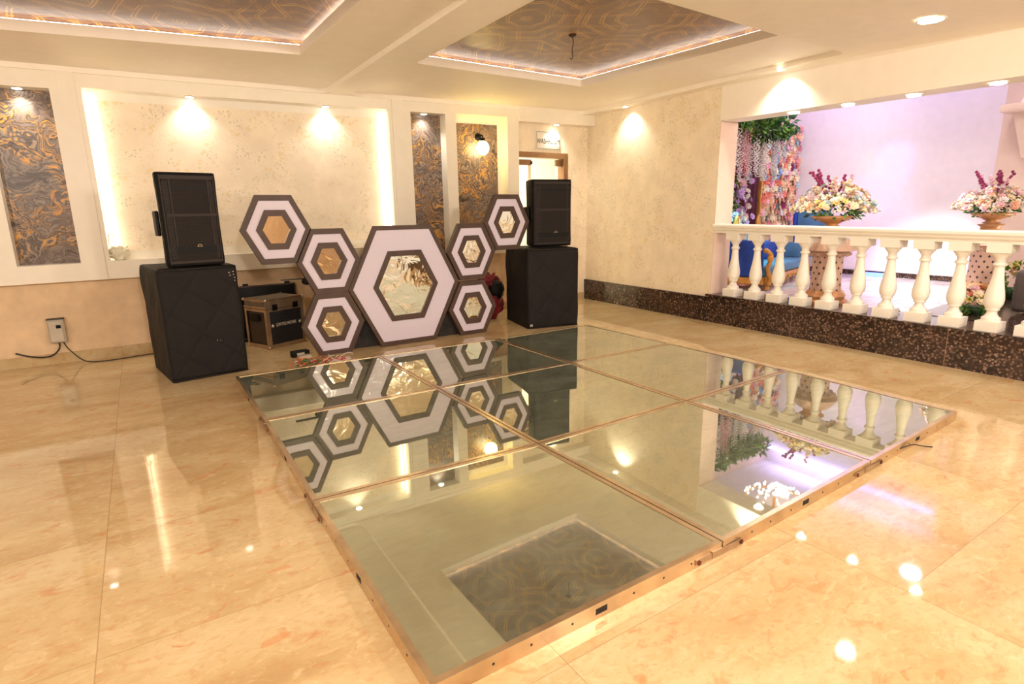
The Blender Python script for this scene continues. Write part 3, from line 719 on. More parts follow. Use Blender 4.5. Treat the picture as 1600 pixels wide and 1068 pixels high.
for j in range(3):
    for i in range(3):
        A, B, C_, D = [Vector(p) for p in (GR[j+1][i], GR[j+1][i+1], GR[j][i+1], GR[j][i])]
        cen = (A+B+C_+D)/4
        q = [A-cen, B-cen, C_-cen, D-cen]
        def inset(q, d):
            out = []
            for k in range(4):
                p = q[k]; a = (q[k-1]-p).normalized(); b = (q[(k+1) % 4]-p).normalized()
                out.append(p+(a+b).normalized()*d*math.sqrt(2))
            return [tuple(p) for p in out]
        O = inset(q, .0035); I = inset(q, .026)
        t = thing('dance_floor_panel', DL[j][i], 'dance floor panel', (cen.x, cen.y, 0), 0, 'mirrored dance floor panels')
        mb = MB()
        mb.ring(O, I, 'z', .052, .060)
        O2 = inset(q, .0045); I2 = inset(q, .012); mb.ring(O2, I2, 'z', 0, .052)
        mb.prism(inset(q, .02), 'z', .046, .050)
        def along(k, s_, z): # point on side k at fraction s_
            a = Vector(O2[k]); b = Vector(O2[(k+1) % 4]); return a.lerp(b, s_)
        holes = []
        if j == 2: holes.append(0)
        if i == 0: holes.append(3)
        for k in holes:
            a = Vector(O2[k]); b = Vector(O2[(k+1) % 4]); dr = (b-a).normalized(); nm = Vector((dr.y, -dr.x))
            for s_ in (.16, .27, .40, .62, .74, .86):
                c = a.lerp(b, s_)+nm*.0004; vs = []
                for m_ in range(10):
                    an = 2*pi*m_/10; vs.append((c.x+dr.x*.0045*math.cos(an), c.y+dr.y*.0045*math.cos(an), .03+.0045*math.sin(an)))
                mb.add(vs, [tuple(range(10))], 1)
            c = a.lerp(b, .5)+nm*.0004
            mb.add([(c.x-dr.x*.025, c.y-dr.y*.025, .018), (c.x+dr.x*.025, c.y+dr.y*.025, .018), (c.x+dr.x*.025, c.y+dr.y*.025, .040), (c.x-dr.x*.025, c.y-dr.y*.025, .040)], [(0, 1, 2, 3)], 1)
        fo = mb.build('frame', [M['steel'], M['hole']], t)
        gm = MB(); gm.prism(I, 'z', .050, .0565); gm.build('mirror', M['mirror'], t)
        # hinge latches across the joints on the two visible outer sides
        for k, ok in ((0, j == 2 and i < 2), (3, i == 0 and j < 2)):
            if not ok: continue
            a = Vector(O2[k]); b = Vector(O2[(k+1) % 4])
            if k == 0: e = b; dr = (b-a).normalized()
            else: e = b if False else a; dr = (b-a).normalized(); e = Vector(O2[0]); dr = (Vector(O2[0])-Vector(O2[3])).normalized()
            nm = Vector((dr.y, -dr.x)) if k == 0 else Vector((-dr.y, dr.x))*1
            if nm.dot(e) < 0: nm = -nm
            L = Matrix(((dr.x, nm.x, 0, e.x), (dr.y, nm.y, 0, e.y), (0, 0, 1, 0), (0, 0, 0, 1)))
            mb = MB(); mb.box(-.15, .13, .0005, .005, .012, .034, 0, L @ Matrix.Rotation(.02, 4, 'Y'))
            mb.box(-.06, .0, .0005, .008, .014, .040, 0, L)
            la = mb.build('latch', M['alu'], t)
            mb = MB()
            for s_ in (-.135, .115):
                vs = [L @ Vector((s_+.010*math.cos(2*pi*m_/8), .009, .023+.010*math.sin(2*pi*m_/8))) for m_ in range(8)]
                vs += [L @ Vector((s_+.010*math.cos(2*pi*m_/8), .004, .023+.010*math.sin(2*pi*m_/8))) for m_ in range(8)]
                mb.add(vs, [tuple(range(8)), tuple(range(15, 7, -1))]+[(m_, (m_+1) % 8, (m_+1) % 8+8, m_+8) for m_ in range(8)])
            mb.build('bolt', M['rust'], la)
# loose wire end poking out under the front right panel
tag(MB().tube([(3.30, 1.266, .030), (3.40, 1.258, .030), (3.45, 1.25, .022), (3.50, 1.225, .008), (3.53, 1.20, .006)], .003, 6).build('wire_end', M['cable']),
    'thin loose wire poking out of the front right dance floor panel', 'wire')

# ------------------------------------------------------------------ hexagon facade
hf = thing('hexagon_facade', 'freestanding brown and white facade of seven framed hexagon mirrors wrapped in film', 'stage facade', (2.2, 5.4, 0))
def hexpts(cx, cz, s): return [(cx-.150*s, cz+.30*s), (cx+.150*s, cz+.30*s), (cx+.298*s, cz), (cx+.150*s, cz-.30*s), (cx-.150*s, cz-.30*s), (cx-.298*s, cz)]
HX = [(1.035, 1.19, 1), (1.470, .89, 1), (1.463, .292, 1), (2.222, .602, 2), (2.990, .902, 1), (2.983, .292, 1), (3.447, 1.20, 1)]
for (cx, cz, S) in HX:
    cx -= 2.2
    a, b, c, yf = (1.0, .835, .575, .0)
    fr_w = .83 if S == 1 else .925
    i1, i2 = (.57, .39) if S == 1 else (.585, .495)
    f_ = MB(); f_.ring(hexpts(cx, cz, S*.995), hexpts(cx, cz, S*fr_w), 'y', 0, .055); f_.prism(hexpts(cx, cz, S*.97), 'y', .045, .052)
    fo = f_.build('hexagon_frame', M['brown_wood'], hf)
    g = MB(); g.ring(hexpts(cx, cz, S*(fr_w+.005)), hexpts(cx, cz, S*(i1-.01)), 'y', .010, .045); g.build('white_panel', M['film_white'], fo)
    g = MB(); g.ring(hexpts(cx, cz, S*i1), hexpts(cx, cz, S*i2), 'y', -.004, .045); g.build('inner_frame', M['brown_wood'], fo)
    g = MB(); g.prism(hexpts(cx, cz, S*(i2+.005)), 'y', .012, .044); g.build('mirror', M['film_mirror'], fo)
mb = MB(); mb.box(-1.16, -.88, .055, .10, .735, .742); mb.blob((-.93, .09, .71), .05, .03, .035, 2); mb.box(-.95, -.91, .055, .10, .70, .75)
mb.build('clamp_bracket', M['black_plastic'], hf)
bevel(tag(MB().box(1.62, 2.98, 5.50, 5.95, 0, .27).build('stage_riser', M['dark_riser']), 'low dark carpeted riser standing on the floor behind the hexagon facade', 'stage riser'), .006, 2)

# ------------------------------------------------------------------ subwoofers in quilted covers, speakers
def subwoofer(loc, rz, wd, dp, h, label, flip=0):
    t = thing('covered_subwoofer', label, 'subwoofer', loc, rz, 'subwoofers under quilted covers')
    bm = bmesh.new(); bmesh.ops.create_cube(bm, size=1)
    bmesh.ops.subdivide_edges(bm, edges=bm.edges, cuts=23, use_grid_fill=True)
    for v in bm.verts:
        p = v.co.copy()
        q = Vector((abs(p.x)*2, abs(p.y)*2, abs(p.z)*2))
        # round the vertical and the top edges
        r = .94
        for i_, j_ in ((0, 1), (0, 2), (1, 2)):
            if (j_ == 2 and p.z < 0): continue
            a_, b_ = q[i_], q[j_]
            if a_ > r and b_ > r:
                ex = math.hypot(a_-r, b_-r); lim = 1-r
                if ex > lim:
                    k_ = lim/ex
                    v.co[i_] = math.copysign((r+(a_-r)*k_)/2, v.co[i_]); v.co[j_] = math.copysign((r+(b_-r)*k_)/2, v.co[j_])
        x = v.co.x*wd+wd/2; y = v.co.y*dp+dp/2; z = v.co.z*h+h/2
        nn_ = noise.noise(Vector((x*4+loc[0], y*4, z*3)))
        side = 1-abs(p.z*2)**4
        if abs(p.x) > .47: x += math.copysign(.022*nn_*side+.018*side*(z/h-.3 if p.x < 0 and not flip else 0), p.x)
        if abs(p.y) > .47: y += math.copysign(.010*nn_*side, p.y)
        if p.z > .47: z += .008*nn_
        v.co = (x, y, z)
    me = bpy.data.meshes.new('quilted_cover'); bm.to_mesh(me); bm.free(); me.materials.append(M['quilt'])
    for p in me.polygons: p.use_smooth = True
    o = bpy.data.objects.new('quilted_cover', me); COL.objects.link(o); o.parent = t
    MB().tube([(.01, .0, h-.012), (wd*.5, -.006, h-.010), (wd-.01, 0, h-.012)], .005, 6).build('seam_piping', M['cable'], t)
    MB().tube([(.005, .0, .01), (wd-.005, -.004, .008)], .004, 6).build('seam_piping', M['cable'], t)
    return t, h
t, h = subwoofer((.083, 5.195, 0), .147, .585, .74, .918, 'tall black quilted subwoofer cover on the left, beside the road case')
for (a, b, c, d) in ((.545, .86, .012, .006), (.548, .835, .008, .008), (.552, .81, .012, .005), (.553, .785, .008, .007), (.515, .85, .007, .012), (.520, .83, .010, .006), (.36, .30, .006, .008), (.385, .295, .004, .007)):
    MB().box(a, a+c, -.0105, -.007, b, b+d).build('chalk_mark', M['grey_box'], t)
t, h = subwoofer((3.60, 5.235, 0), -.222, .63, .73, .905, 'tall black quilted subwoofer cover on the right, at the back right floor panel', 1)
MB().box(.02, .05, -.013, -.009, .03, .055).build('scuff_patch', M['grey_box'], t)

def speaker(loc, rz, wd, dp, h, label, lean=0):
    t = thing('loudspeaker', label, 'loudspeaker', loc, rz, 'black loudspeakers on top of the subwoofers')
    # cabinet narrowing to the back, waisted sides
    rows = 15; vs = []; fs = []
    plan = [(0, .02), (.02, 0), (wd-.02, 0), (wd, .02), (wd-.01, dp*.35), (wd-.07, dp-.02), (wd-.10, dp), (.10, dp), (.07, dp-.02), (.01, dp*.35)]
    n = len(plan)
    for k in range(rows):
        f_ = k/(rows-1); z = f_*h; cx = wd/2
        wob = 1-.030*math.sin(f_*pi)*(1 if k not in (0, rows-1) else 0)
        edge = 0.985 if k in (0, rows-1) else 1
        for (x, y) in plan: vs.append((cx+(x-cx)*wob*edge, y+(1-edge)*.3, z))
    for k in range(rows-1):
        for i_ in range(n): fs.append((k*n+i_, k*n+(i_+1) % n, (k+1)*n+(i_+1) % n, (k+1)*n+i_))
    fs += [tuple(range(n-1, -1, -1)), tuple((rows-1)*n+i_ for i_ in range(n))]
    cab = MB().add(vs, fs).build('cabinet', M['black_plastic'], t)
    bevel(cab, .008, 2)
    MB().box(.040, wd-.040, -.006, .004, .030, h-.028).build('grille', M['grille'], t)
    mb = MB()
    # grille frame bars and side fins
    mb.box(.028, wd-.028, -.011, .002, h-.052, h-.024); mb.box(.028, wd-.028, -.011, .002, .022, .042)
    mb.box(.05, wd-.03, -.011, -.004, h*.535, h*.565)
    mb.box(.085, .095, -.010, -.004, .16, h-.05); mb.box(wd-.075, wd-.066, -.010, -.004, .16, h-.05)
    mb.box(.024, .032, -.012, .004, .02, h-.02); mb.box(wd-.032, wd-.024, -.012, .004, .02, h-.02)
    for k in range(46):
        z = .06+k*(h-.14)/45
        mb.box(.036, .078, -.0095, -.004, z, z+.006); mb.box(wd-.062, wd-.034, -.0095, -.004, z, z+.006)
    mb.build('grille_frame', mat('brown_grille_frame', srgb(46, 36, 31), .5, spec=.25), t)
    MB().box(.03, wd-.03, -.0085, -.004, h-.135, h-.105).build('dark_band', M['black_case'], t)
    MB().box(.03, wd-.03, -.0085, -.004, .10, .155).build('dark_band', M['black_case'], t)
    lg = MB(); lg.ring([(wd*.53, .150), (wd*.62, .150), (wd*.60, .168), (wd*.55, .168)], [(wd*.542, .153), (wd*.608, .153), (wd*.596, .165), (wd*.554, .165)], 'y', -.011, -.0085); lg.build('logo_badge', M['alu'], t)
    hd = MB(); hd.box(-.012, .012, .10, .24, h*.33, h*.60); bevel(hd.build('handle', M['black_case'], t), .01, 2)
    return t
speaker((.165, 5.215, .930), .147, .430, .36, .722, 'black loudspeaker on the left subwoofer, in front of the floral panel')
speaker((3.762, 5.372, .920), -.222, .50, .38, .742, 'black loudspeaker on the right subwoofer, in front of the washroom door')

# ------------------------------------------------------------------ low fog machine case, rack case, red bag
cs = thing('fog_machine_case', 'black and aluminium road case lettered LOW FOG MACHINE with stars', 'road case', (.963, 5.985, 0), .42)
W_, D_, H_ = .435, .36, .50
MB().box(.015, W_-.015, .004, D_-.004, .02, .395).build('case_body', mat('dark_case_laminate', srgb(52, 40, 32), .35), cs)
MB().box(.03, W_-.03, -.001, .006, .045, .385).build('front_panel', M['fogfront'], cs)
e = MB()
for (x, y) in ((0, 0), (W_, 0), (0, D_), (W_, D_)):
    sx = 1 if x == 0 else -1; sy = 1 if y == 0 else -1
    e.box(min(x, x+sx*.035), max(x, x+sx*.035), min(y, y+sy*.004)-.002, max(y, y+sy*.004), .0, .40); e.box(min(x, x+sx*.004)-.002, max(x, x+sx*.004), min(y, y+sy*.03), max(y, y+sy*.03), .0, .40)
for z0, z1 in ((0, .04), (.375, .40)):
    e.box(0, W_, -.003, .005, z0, z1); e.box(0, W_, D_-.005, D_+.003, z0, z1); e.box(-.003, .005, 0, D_, z0, z1); e.box(W_-.005, W_+.003, 0, D_, z0, z1)
e.build('edge_trim', M['alu'], cs)
ld = MB(); ld.box(.003, W_-.003, .003, D_-.003, .405, H_-.006); lid = ld.build('lid', mat('scuffed_lid_laminate', srgb(112, 98, 84), .4, vary=.15), cs)
e = MB(); 
for z0, z1 in ((.405, .425), (H_-.025, H_)):
    e.box(-.003, W_+.003, -.003, .006, z0, z1); e.box(-.003, W_+.003, D_-.006, D_+.003, z0, z1); e.box(-.003, .006, 0, D_, z0, z1); e.box(W_-.006, W_+.003, 0, D_, z0, z1)
for x in (0, W_): e.box(x-.004 if x == 0 else x-.022, x+.022 if x == 0 else x+.004, -.004, .004, .405, H_)
e.ring([(-.003, -.003), (W_+.003, -.003), (W_+.003, D_+.003), (-.003, D_+.003)], [(.022, .022), (W_-.022, .022), (W_-.022, D_-.022), (.022, D_-.022)], 'z', H_-.006, H_)
e.build('lid_trim', M['alu'], lid)
MB().box(.02, W_-.02, -.0045, -.002, .425, H_-.025).build('lid_front', M['alu'], lid)
for x in (.10, .34):
    b_ = MB(); b_.box(x-.028, x+.028, -.009, -.003, .385, .445); b_.box(x-.012, x+.012, -.016, -.008, .39, .43); b_.build('latch', M['black_case'], cs)
for (x, y) in ((0, 0), (W_, 0), (0, D_), (W_, D_)):
    for z in (.015, H_-.012): MB().blob((x, y, z), .017, .017, .017, 2).build('ball_corner', M['alu'], cs)
b_ = MB(); b_.box(-.007, -.002, .13, .27, .27, .345); b_.build('side_handle', M['black_case'], cs)
T = Matrix.Translation((W_/2, -.002, .235)) @ RX
text_mesh('lettering', 'LOW FOG MACHINE', .048, M['rug'], cs, T, .0008, .52)
def star(cx, cz, r):
    return [(cx+(r if k % 2 == 0 else r*.42)*math.sin(k*pi/5), cz+(r if k % 2 == 0 else r*.42)*math.cos(k*pi/5)) for k in range(10)]
for x in (.058, W_-.058): MB().prism(star(x, .233, .021), 'y', -.003, -.001).build('star', M['rug'], cs)
rk = thing('rack_case', 'wide black equipment case behind the fog machine case, against the wall', 'road case', (.78, 6.525, 0))
bevel(MB().box(0, .60, 0, .065, .03, .590).build('case_body', M['black_case'], rk), .006, 2)
e = MB(); e.box(-.004, .604, -.004, .006, .580, .595); e.box(-.004, .604, -.004, .006, .025, .04); e.box(.59, .604, -.004, .004, .03, .57); e.build('edge_trim', M['brown_wood'], rk)
for x in (.08, .50): MB().box(x, x+.05, .02, .05, .59, .612).build('latch', M['black_plastic'], rk)
for x in (.03, .52): MB().box(x, x+.05, .005, .055, 0, .03).build('foot', M['black_plastic'], rk)

rb = thing('red_bag', 'dark red velvet bag slumped on the floor between the hexagons and the right subwoofer', 'bag', (3.60, 6.12, 0))
bm_ = MB(); bm_.blob((0, 0, .19), .20, .17, .19, 4, .35, 2.2); bm_.blob((.02, .02, .42), .15, .12, .13, 4, .6, 3)
bm_.v = [(x, y, max(z, .0)) for x, y, z in bm_.v]
bm_.build('bag_body', M['red_cloth'], rb)
b_ = MB(); b_.blob((.06, -.10, .36), .11, .07, .12, 3, .3, 3); b_.build('black_lining', M['black_plastic'], rb)
b_ = MB(); b_.tube([(.05, -.175, .20), (.09, -.18, .28), (.13, -.17, .36)], .004, 6); b_.build('zip', M['alu'], rb)

# ------------------------------------------------------------------ wall box, cables, plastic bag, wires
eb = thing('electrical_box', 'small grey electrical box with black switch low on the left wall', 'electrical box', (-.80, YW, .205))
bevel(MB().box(0, .125, -.07, 0, 0, .215).build('box_body', M['grey_box'], eb), .006, 2)
MB().box(.012, .105, -.076, -.070, .015, .195).build('cover_plate', mat('grey_cover_plate', srgb(196, 184, 166), .4), eb)
bevel(MB().box(.062, .098, -.082, -.076, .135, .165).build('switch', M['black_plastic'], eb), .008, 2)
MB().box(-.003, .128, -.074, .0, .215, .222).build('lid_edge', M['cable'], eb)
def smooth(pts, n=8):
    P = [Vector(p) for p in pts]; out = []
    for i in range(len(P)-1):
        p0 = P[max(i-1, 0)]; p1 = P[i]; p2 = P[i+1]; p3 = P[min(i+2, len(P)-1)]
        for k in range(n):
            t_ = k/n; out.append(.5*((2*p1)+(-p0+p2)*t_+(2*p0-5*p1+4*p2-p3)*t_**2+(-p0+3*p1-3*p2+p3)*t_**3))
    out.append(P[-1]); return out
tag(MB().tube(smooth([(-.74, YW-.04, .21), (-.745, YW-.05, .15), (-.80, YW-.06, .095), (-.88, YW-.055, .085), (-.98, YW-.05, .11), (-1.06, YW-.04, .145)]), .007).build('cable', M['cable']),
    'short black cable curving left from the grey wall box, its end loose', 'cable')
tag(MB().tube(smooth([(-.71, YW-.04, .21), (-.68, YW-.06, .14), (-.60, YW-.10, .04), (-.52, YW-.15, .008), (-.35, YW-.18, .007), (-.15, YW-.14, .007), (.05, YW-.12, .007), (.12, YW-.18, .007)]), .005).build('cable', M['cable']),
    'long black cable running right from the grey wall box to behind the left subwoofer', 'cable')
pb = thing('plastic_bag', 'crumpled translucent plastic bag with handle loops on the left end of the ledge', 'bag', (-.185, 6.60, zt(-.2, .925)))
b_ = MB(); b_.blob((0.02, .01, .062), .075, .05, .062, 4, .45, 3, e=.8); b_.v = [(x, y, max(z, 0)) for x, y, z in b_.v]; b_.build('bag_body', M['plastic_bag'], pb)
b_ = MB(); b_.tube(smooth([(-.03, 0, .10), (-.05, 0, .17), (-.04, 0, .24), (-.015, 0, .24), (-.005, 0, .20)]), .005, 6); b_.tube(smooth([(-.02, -.02, .115), (-.06, -.04, .10), (-.07, -.04, .06), (-.05, -.04, .045), (-.02, -.04, .05)]), .005, 6)
b_.build('handle_loop', M['plastic_bag'], pb)
wr = thing('wire_tangle', 'tangle of red, green and white wires on the floor at the leftmost floor-standing hexagon', 'wires', (1.22, 5.12, 0))
rng = random.Random(3)
WM = [mat('red_wire', srgb(190, 50, 40), .5), mat('green_wire', srgb(60, 110, 60), .5), mat('white_wire', srgb(220, 206, 190), .5), mat('orange_wire', srgb(214, 110, 50), .5)]
for k in range(26):
    p = Vector((rng.uniform(-.22, .16), rng.uniform(-.06, .10), .006)); pts = []
    for s_ in range(6):
        pts.append((max(-.26, min(.34, p.x)), max(-.16, min(.155, p.y)), abs(p.z))); p = p+Vector((rng.uniform(-.05, .08), rng.uniform(-.05, .04), 0)); p.z = .005+rng.random()*.055
    MB().tube(smooth(pts, 4), .0038, 5).build('wire', WM[k % 4], wr)
ct = thing('led_controller', 'small pale controller box with green edge beside the wire tangle', 'controller', (1.15, 5.345, 0), .15)
bevel(MB().box(-.055, .055, -.035, .035, 0, .045).build('box_body', M['grey_box'], ct), .004, 2)
MB().box(-.055, .055, -.038, -.035, .006, .018).build('terminal_strip', WM[1], ct)
pw = thing('power_adapter', 'small black power supply behind the pale controller at the left hexagons', 'power supply', (1.16, 5.53, 0), .1)
bevel(MB().box(-.09, .07, -.04, .04, 0, .055).build('box_body', M['black_plastic'], pw), .004, 2)
MB().box(-.05, .02, -.042, -.040, .02, .04).build('sticker', M['grey_box'], pw)

# ------------------------------------------------------------------ hall beyond the balustrade
HZ = .30
mb = MB(); mb.box(6.08, 9.3, -2.5, 7.2, HZ-.1, HZ); struct(mb.build('floor_hall', M['hall_floor']))
struct(MB().box(9.1, 9.25, 2.85, 7.2, HZ, 3.3).build('wall_hall_far', M['hall_white']))
struct(MB().box(8.95, 9.25, -2.6, 2.86, HZ, 3.3).build('wall_hall_side', M['hall_peach']))
struct(MB().box(5.9, 9.12, 5.62, 5.75, HZ, 3.3).build('wall_hall_stage', M['hall_peach']))
struct(MB().box(5.5, 9.3, -2.6, 7.2, 3.3, 3.4).build('ceiling_hall', M['hall_white']))
struct(MB().box(9.08, 9.1, 2.85, 5.62, HZ, .37).build('baseboard_hall', M['granite']))
tag(MB().box(9.02, 9.07, 2.95, 5.55, 2.98, 3.02).build('cove_light_strip', emis('violet_led_strip', (.45, .40, 1, 1), 6)), 'violet glowing strip high on the pale hall wall, seen mirrored in the dance floor', 'light strip')
area('violet_strip_light', (8.95, 4.2, 3.0), .1, 13, (.50, .45, 1), (pi, 0, 0), pi, 'RECTANGLE', 2.4)
spot('stage_and_fill_light', (8.7, 1.4, .6), (7.9, 3.8, 3.3), 60, (1, .92, .94), 100, 1)  # added uplight that brightens the hall ceiling for the floor mirrors
# brown granite platform and its moulded edge
mb = MB(); mb.prism([(5.95, 2.22), (6.20, 2.33), (6.85, 2.38), (7.6, 2.40), (8.9, 2.42), (8.9, -1), (5.95, -1)], 'z', HZ, HZ+.035); struct(mb.build('trim_14', M['granite']))
tag(MB().box(8.97, 9.07, 3.95, 4.25, HZ, HZ+.05).build('led_bar', M['blue_led']), 'blue glowing light bar at the foot of the pale hall wall', 'light bar')
# capital of a wall pillar at the upper right
cp = thing('wall_capital', 'pale pillar ledge jutting from the hall wall at the right edge of the photo', 'wall ledge', (8.95, 2.48, 2.33))
bevel(MB().box(-.45, 0, -.55, .28, 0, .085).build('ledge', M['hall_peach'], cp), .01, 2)
MB().hexa([(-.22, -.5, -.5), (0, -.5, -.5), (0, .08, -.5), (-.22, .08, -.5)], [(-.38, -.5, 0), (0, -.5, 0), (0, .18, 0), (-.38, .18, 0)]).build('bracket', M['hall_peach'], cp)
MB().hexa([(-.40, -.5, .085), (0, -.5, .085), (0, .12, .085), (-.40, .12, .085)], [(-.40, -.5, .7), (0, -.5, .7), (0, -.15, .7), (-.40, -.15, .7)]).build('upper_block', M['hall_white'], cp)

ch = thing('crystal_chandelier', 'sparkling crystal chandelier hung in the hall, seen in the front middle mirrored panel', 'chandelier', (7.55, 4.45, 3.3))
MB().lathe([(.0001, 0), (.10, -.01), (.10, -.03), (.02, -.05), (.02, -.22), (.0001, -.22)], seg=16).build('ceiling_rose', M['gold'], ch)
rg = random.Random(2); mb = MB()
for k in range(90):
    a = rg.uniform(0, 2*pi); u = rg.uniform(.1, 1); mb.blob((.42*u*math.cos(a), .42*u*math.sin(a), -.22-.14*(1-u*u)-rg.uniform(0, .05)), .014, .014, .018, 1)
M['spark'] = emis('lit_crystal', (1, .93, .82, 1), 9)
o = mb.build('crystal_beads', M['spark'], ch); o['kind'] = 'stuff'
MB().tube([(.4*math.cos(2*pi*k/24), .4*math.sin(2*pi*k/24), -.2) for k in range(25)], .012, 6).build('ring', M['gold'], ch)

# flower meshes
def flower_mesh(name, m, petals=7, r=1.0, cup=.5):
    mb = MB(); rr = random.Random(hash(name) % 1000)
    for ring_, (pr, tilt, s_) in enumerate(((r, .35, 1.0), (r*.7, .75, .8), (r*.4, 1.1, .6))):
        for k in range(petals-ring_):
            a = 2*pi*k/(petals-ring_)+ring_*.4+rr.uniform(-.1, .1); d = Vector((math.cos(a), math.sin(a), 0)); t_ = Vector((-d.y, d.x, 0))
            up = Vector((0, 0, 1)); L_ = pr
            b0 = d*.08*r; m1 = d*L_*.55*math.cos(tilt)+up*L_*.55*math.sin(tilt); tip = d*L_*math.cos(tilt*1.1)+up*L_*math.sin(tilt*1.1)*.95
            wd = .36*L_
            vs = [b0-t_*wd*.3, b0+t_*wd*.3, m1+t_*wd, m1-t_*wd, tip+t_*wd*.55, tip-t_*wd*.55, tip+d*.06*r]
            mb.add(vs, [(0, 1, 2, 3), (3, 2, 4, 5), (5, 4, 6)], 0, True)
    mb.blob((0, 0, .22*r), .26*r, .26*r, .25*r, 1)
    return mb.mesh(name, m)
FM = {k: flower_mesh('flower_'+k, FL[k]) for k in FL}
def put_flower(parent, kind, p, nrm, s_, rng_, name='flower'):
    o = bpy.data.objects.new(name, FM[kind]); COL.objects.link(o); o.parent = parent; o.location = p
    q = Vector(nrm).normalized().to_track_quat('Z', 'Y'); o.rotation_mode = 'QUATERNION'; o.rotation_quaternion = q @ Vector((0, 0, 1)).rotation_difference(Vector((rng_.uniform(-.3, .3), rng_.uniform(-.3, .3), 1)))
    o.scale = (s_, s_, s_); return o
def leaves(mb, cen, rad, n, size, rng_, hang=0, mi=0):
    for k in range(n):
        d = Vector((rng_.gauss(0, 1), rng_.gauss(0, 1), rng_.gauss(0, 1))).normalized()
        p = Vector(cen)+Vector((d.x*rad[0], d.y*rad[1], d.z*rad[2]))*rng_.uniform(.5, 1)
        dr = (d+Vector((0, 0, -hang))+Vector((rng_.uniform(-.5, .5), rng_.uniform(-.5, .5), rng_.uniform(-.4, .4)))).normalized()
        sd = dr.cross(Vector((rng_.uniform(-1, 1), rng_.uniform(-1, 1), rng_.uniform(-1, 1)))).normalized()
        L_ = size*rng_.uniform(.7, 1.3); w2 = L_*.24
        nb = dr.cross(sd)*L_*.12
        mb.add([p, p+dr*L_*.45+sd*w2+nb, p+dr*L_, p+dr*L_*.45-sd*w2+nb, p+dr*L_*.5-nb*.2], [(0, 1, 4), (1, 2, 4), (2, 3, 4), (3, 0, 4)], mi, True)

# flower wall
fw_ = thing('flower_wall', 'tall panel densely covered in pink, peach, cream and blue roses behind the sofa', 'flower wall', (8.14, 5.48, HZ))
MB().box(0, .98, 0, .05, 0, 2.27).build('backing_panel', M['hall_peach'], fw_)
bevel(MB().box(-.035, -.005, -.03, .05, 0, 2.0).build('gold_edge', M['gold'], fw_), .005, 2)
rg = random.Random(11); cells = []
nx, nz_ = 11, 25
for a in range(nx):
    for b in range(nz_): cells.append((.04+(a+.5*(b % 2)*.9)*.9/nx, .05+b*2.22/nz_))
kinds = ['peach']*8+['cream']*8+['pink']*3+['coral']*2+['palepink']*5+['blue']+['white']*2+['magenta']+['paleblue']*2
vis = [c for c in cells if c[1] > .75]; rg.shuffle(vis); rest = [c for c in cells if c[1] <= .75]+vis[100:]
for (x, z) in vis[:100]:
    put_flower(fw_, rg.choice(kinds), (x+rg.uniform(-.02, .02), -.01, z+rg.uniform(-.02, .02)), (rg.uniform(-.4, .4), -1, rg.uniform(-.3, .4)), rg.uniform(.058, .078), rg)
fmats = [FL[k] for k in ('peach', 'cream', 'pink', 'coral', 'palepink', 'blue', 'white')]
mb = MB()
for (x, z) in rest:
    src = FM['peach']; s_ = rg.uniform(.055, .075); mi = rg.choice([0, 0, 0, 0, 1, 1, 1, 1, 2, 3, 4, 4, 4, 5, 6, 6])
    q = Vector((rg.uniform(-.4, .4), -1, rg.uniform(-.3, .4))).normalized().to_track_quat('Z', 'Y')
    vs = [q @ (v.co*s_)+Vector((x, -.01, z)) for v in src.vertices]
    mb.add(vs, [tuple(p.vertices) for p in src.polygons], mi, True)
o = mb.build('flower_filling', fmats, fw_); o['kind'] = 'stuff'
# curtain
def curtain(name, x0, x1, y, z0, z1, m, amp=.035, per=.11, label='', cat='curtain'):
    n = int((x1-x0)/.012); vs = []; fs = []
    for i_ in range(n+1):
        x = x0+(x1-x0)*i_/n
        for z, k in ((z0, 1.15), ((z0+z1)/2, 1), (z1, .8)):
            vs.append((x, y+amp*k*math.sin(2*pi*x/per+.6*math.sin(x*9)), z))
    for i_ in range(n):
        for k in range(2): fs.append((i_*3+k, (i_+1)*3+k, (i_+1)*3+k+1, i_*3+k+1))
    mb = MB().add(vs, fs, 0, True); o = mb.build(name, m)
    s_ = o.modifiers.new('thickness', 'SOLIDIFY'); s_.thickness = .004
    return tag(o, label, cat)
curtain('stage_curtain', 7.42, 8.10, 5.52, HZ, 2.6, M['curtain'], label='dark maroon pleated curtain between the hanging blossoms and the flower wall')
curtain('stage_drape', 6.9, 7.42, 5.50, HZ, 2.5, M['purple_cloth'], .03, .09, label='purple lit drape behind the blossom tree at the left end of the stage')
# greenery canopy with wisteria
cn = thing('greenery_canopy', 'hanging green foliage canopy with pink and white wisteria strands above the sofa', 'hanging greenery', (7.15, 4.90, 2.3))
rg = random.Random(5)
MB().box(-.62, .55, -.03, .03, .20, .24).build('support_bar', M['leaf_dark'], cn)
mb = MB()
for k in range(13): leaves(mb, (-.58+k*.092, rg.uniform(-.08, .08), rg.uniform(.0, .15)), (.12, .14, .13), 75, .09, rg, .5, k % 2)
mb.build('foliage', [M['leaf_dark'], M['leaf']], cn)
for k in range(24):
    x = -.60+k*.049; L_ = rg.uniform(.40, .68) if k < 20 else rg.uniform(.3, .5); y = rg.uniform(-.12, .10); z0 = rg.uniform(-.0, .02)
    kd = rg.choice(['white', 'white', 'white', 'white', 'palepink', 'palepink', 'pink', 'paleblue' if k > 16 else 'white'])
    mb = MB()
    for b in range(int(L_*105)):
        z = z0-L_*b/(L_*105); sp = .042*(1-.55*(b/(L_*105)))
        a = b*2.4; src = (x+sp*math.cos(a), y+sp*math.sin(a), z)
        mb.blob(src, .013, .013, .009, 1)
    mb.tube([(x, y, .05), (x, y, z0-L_)], .003, 4)
    mb.build('wisteria_strand', FL[kd], cn)
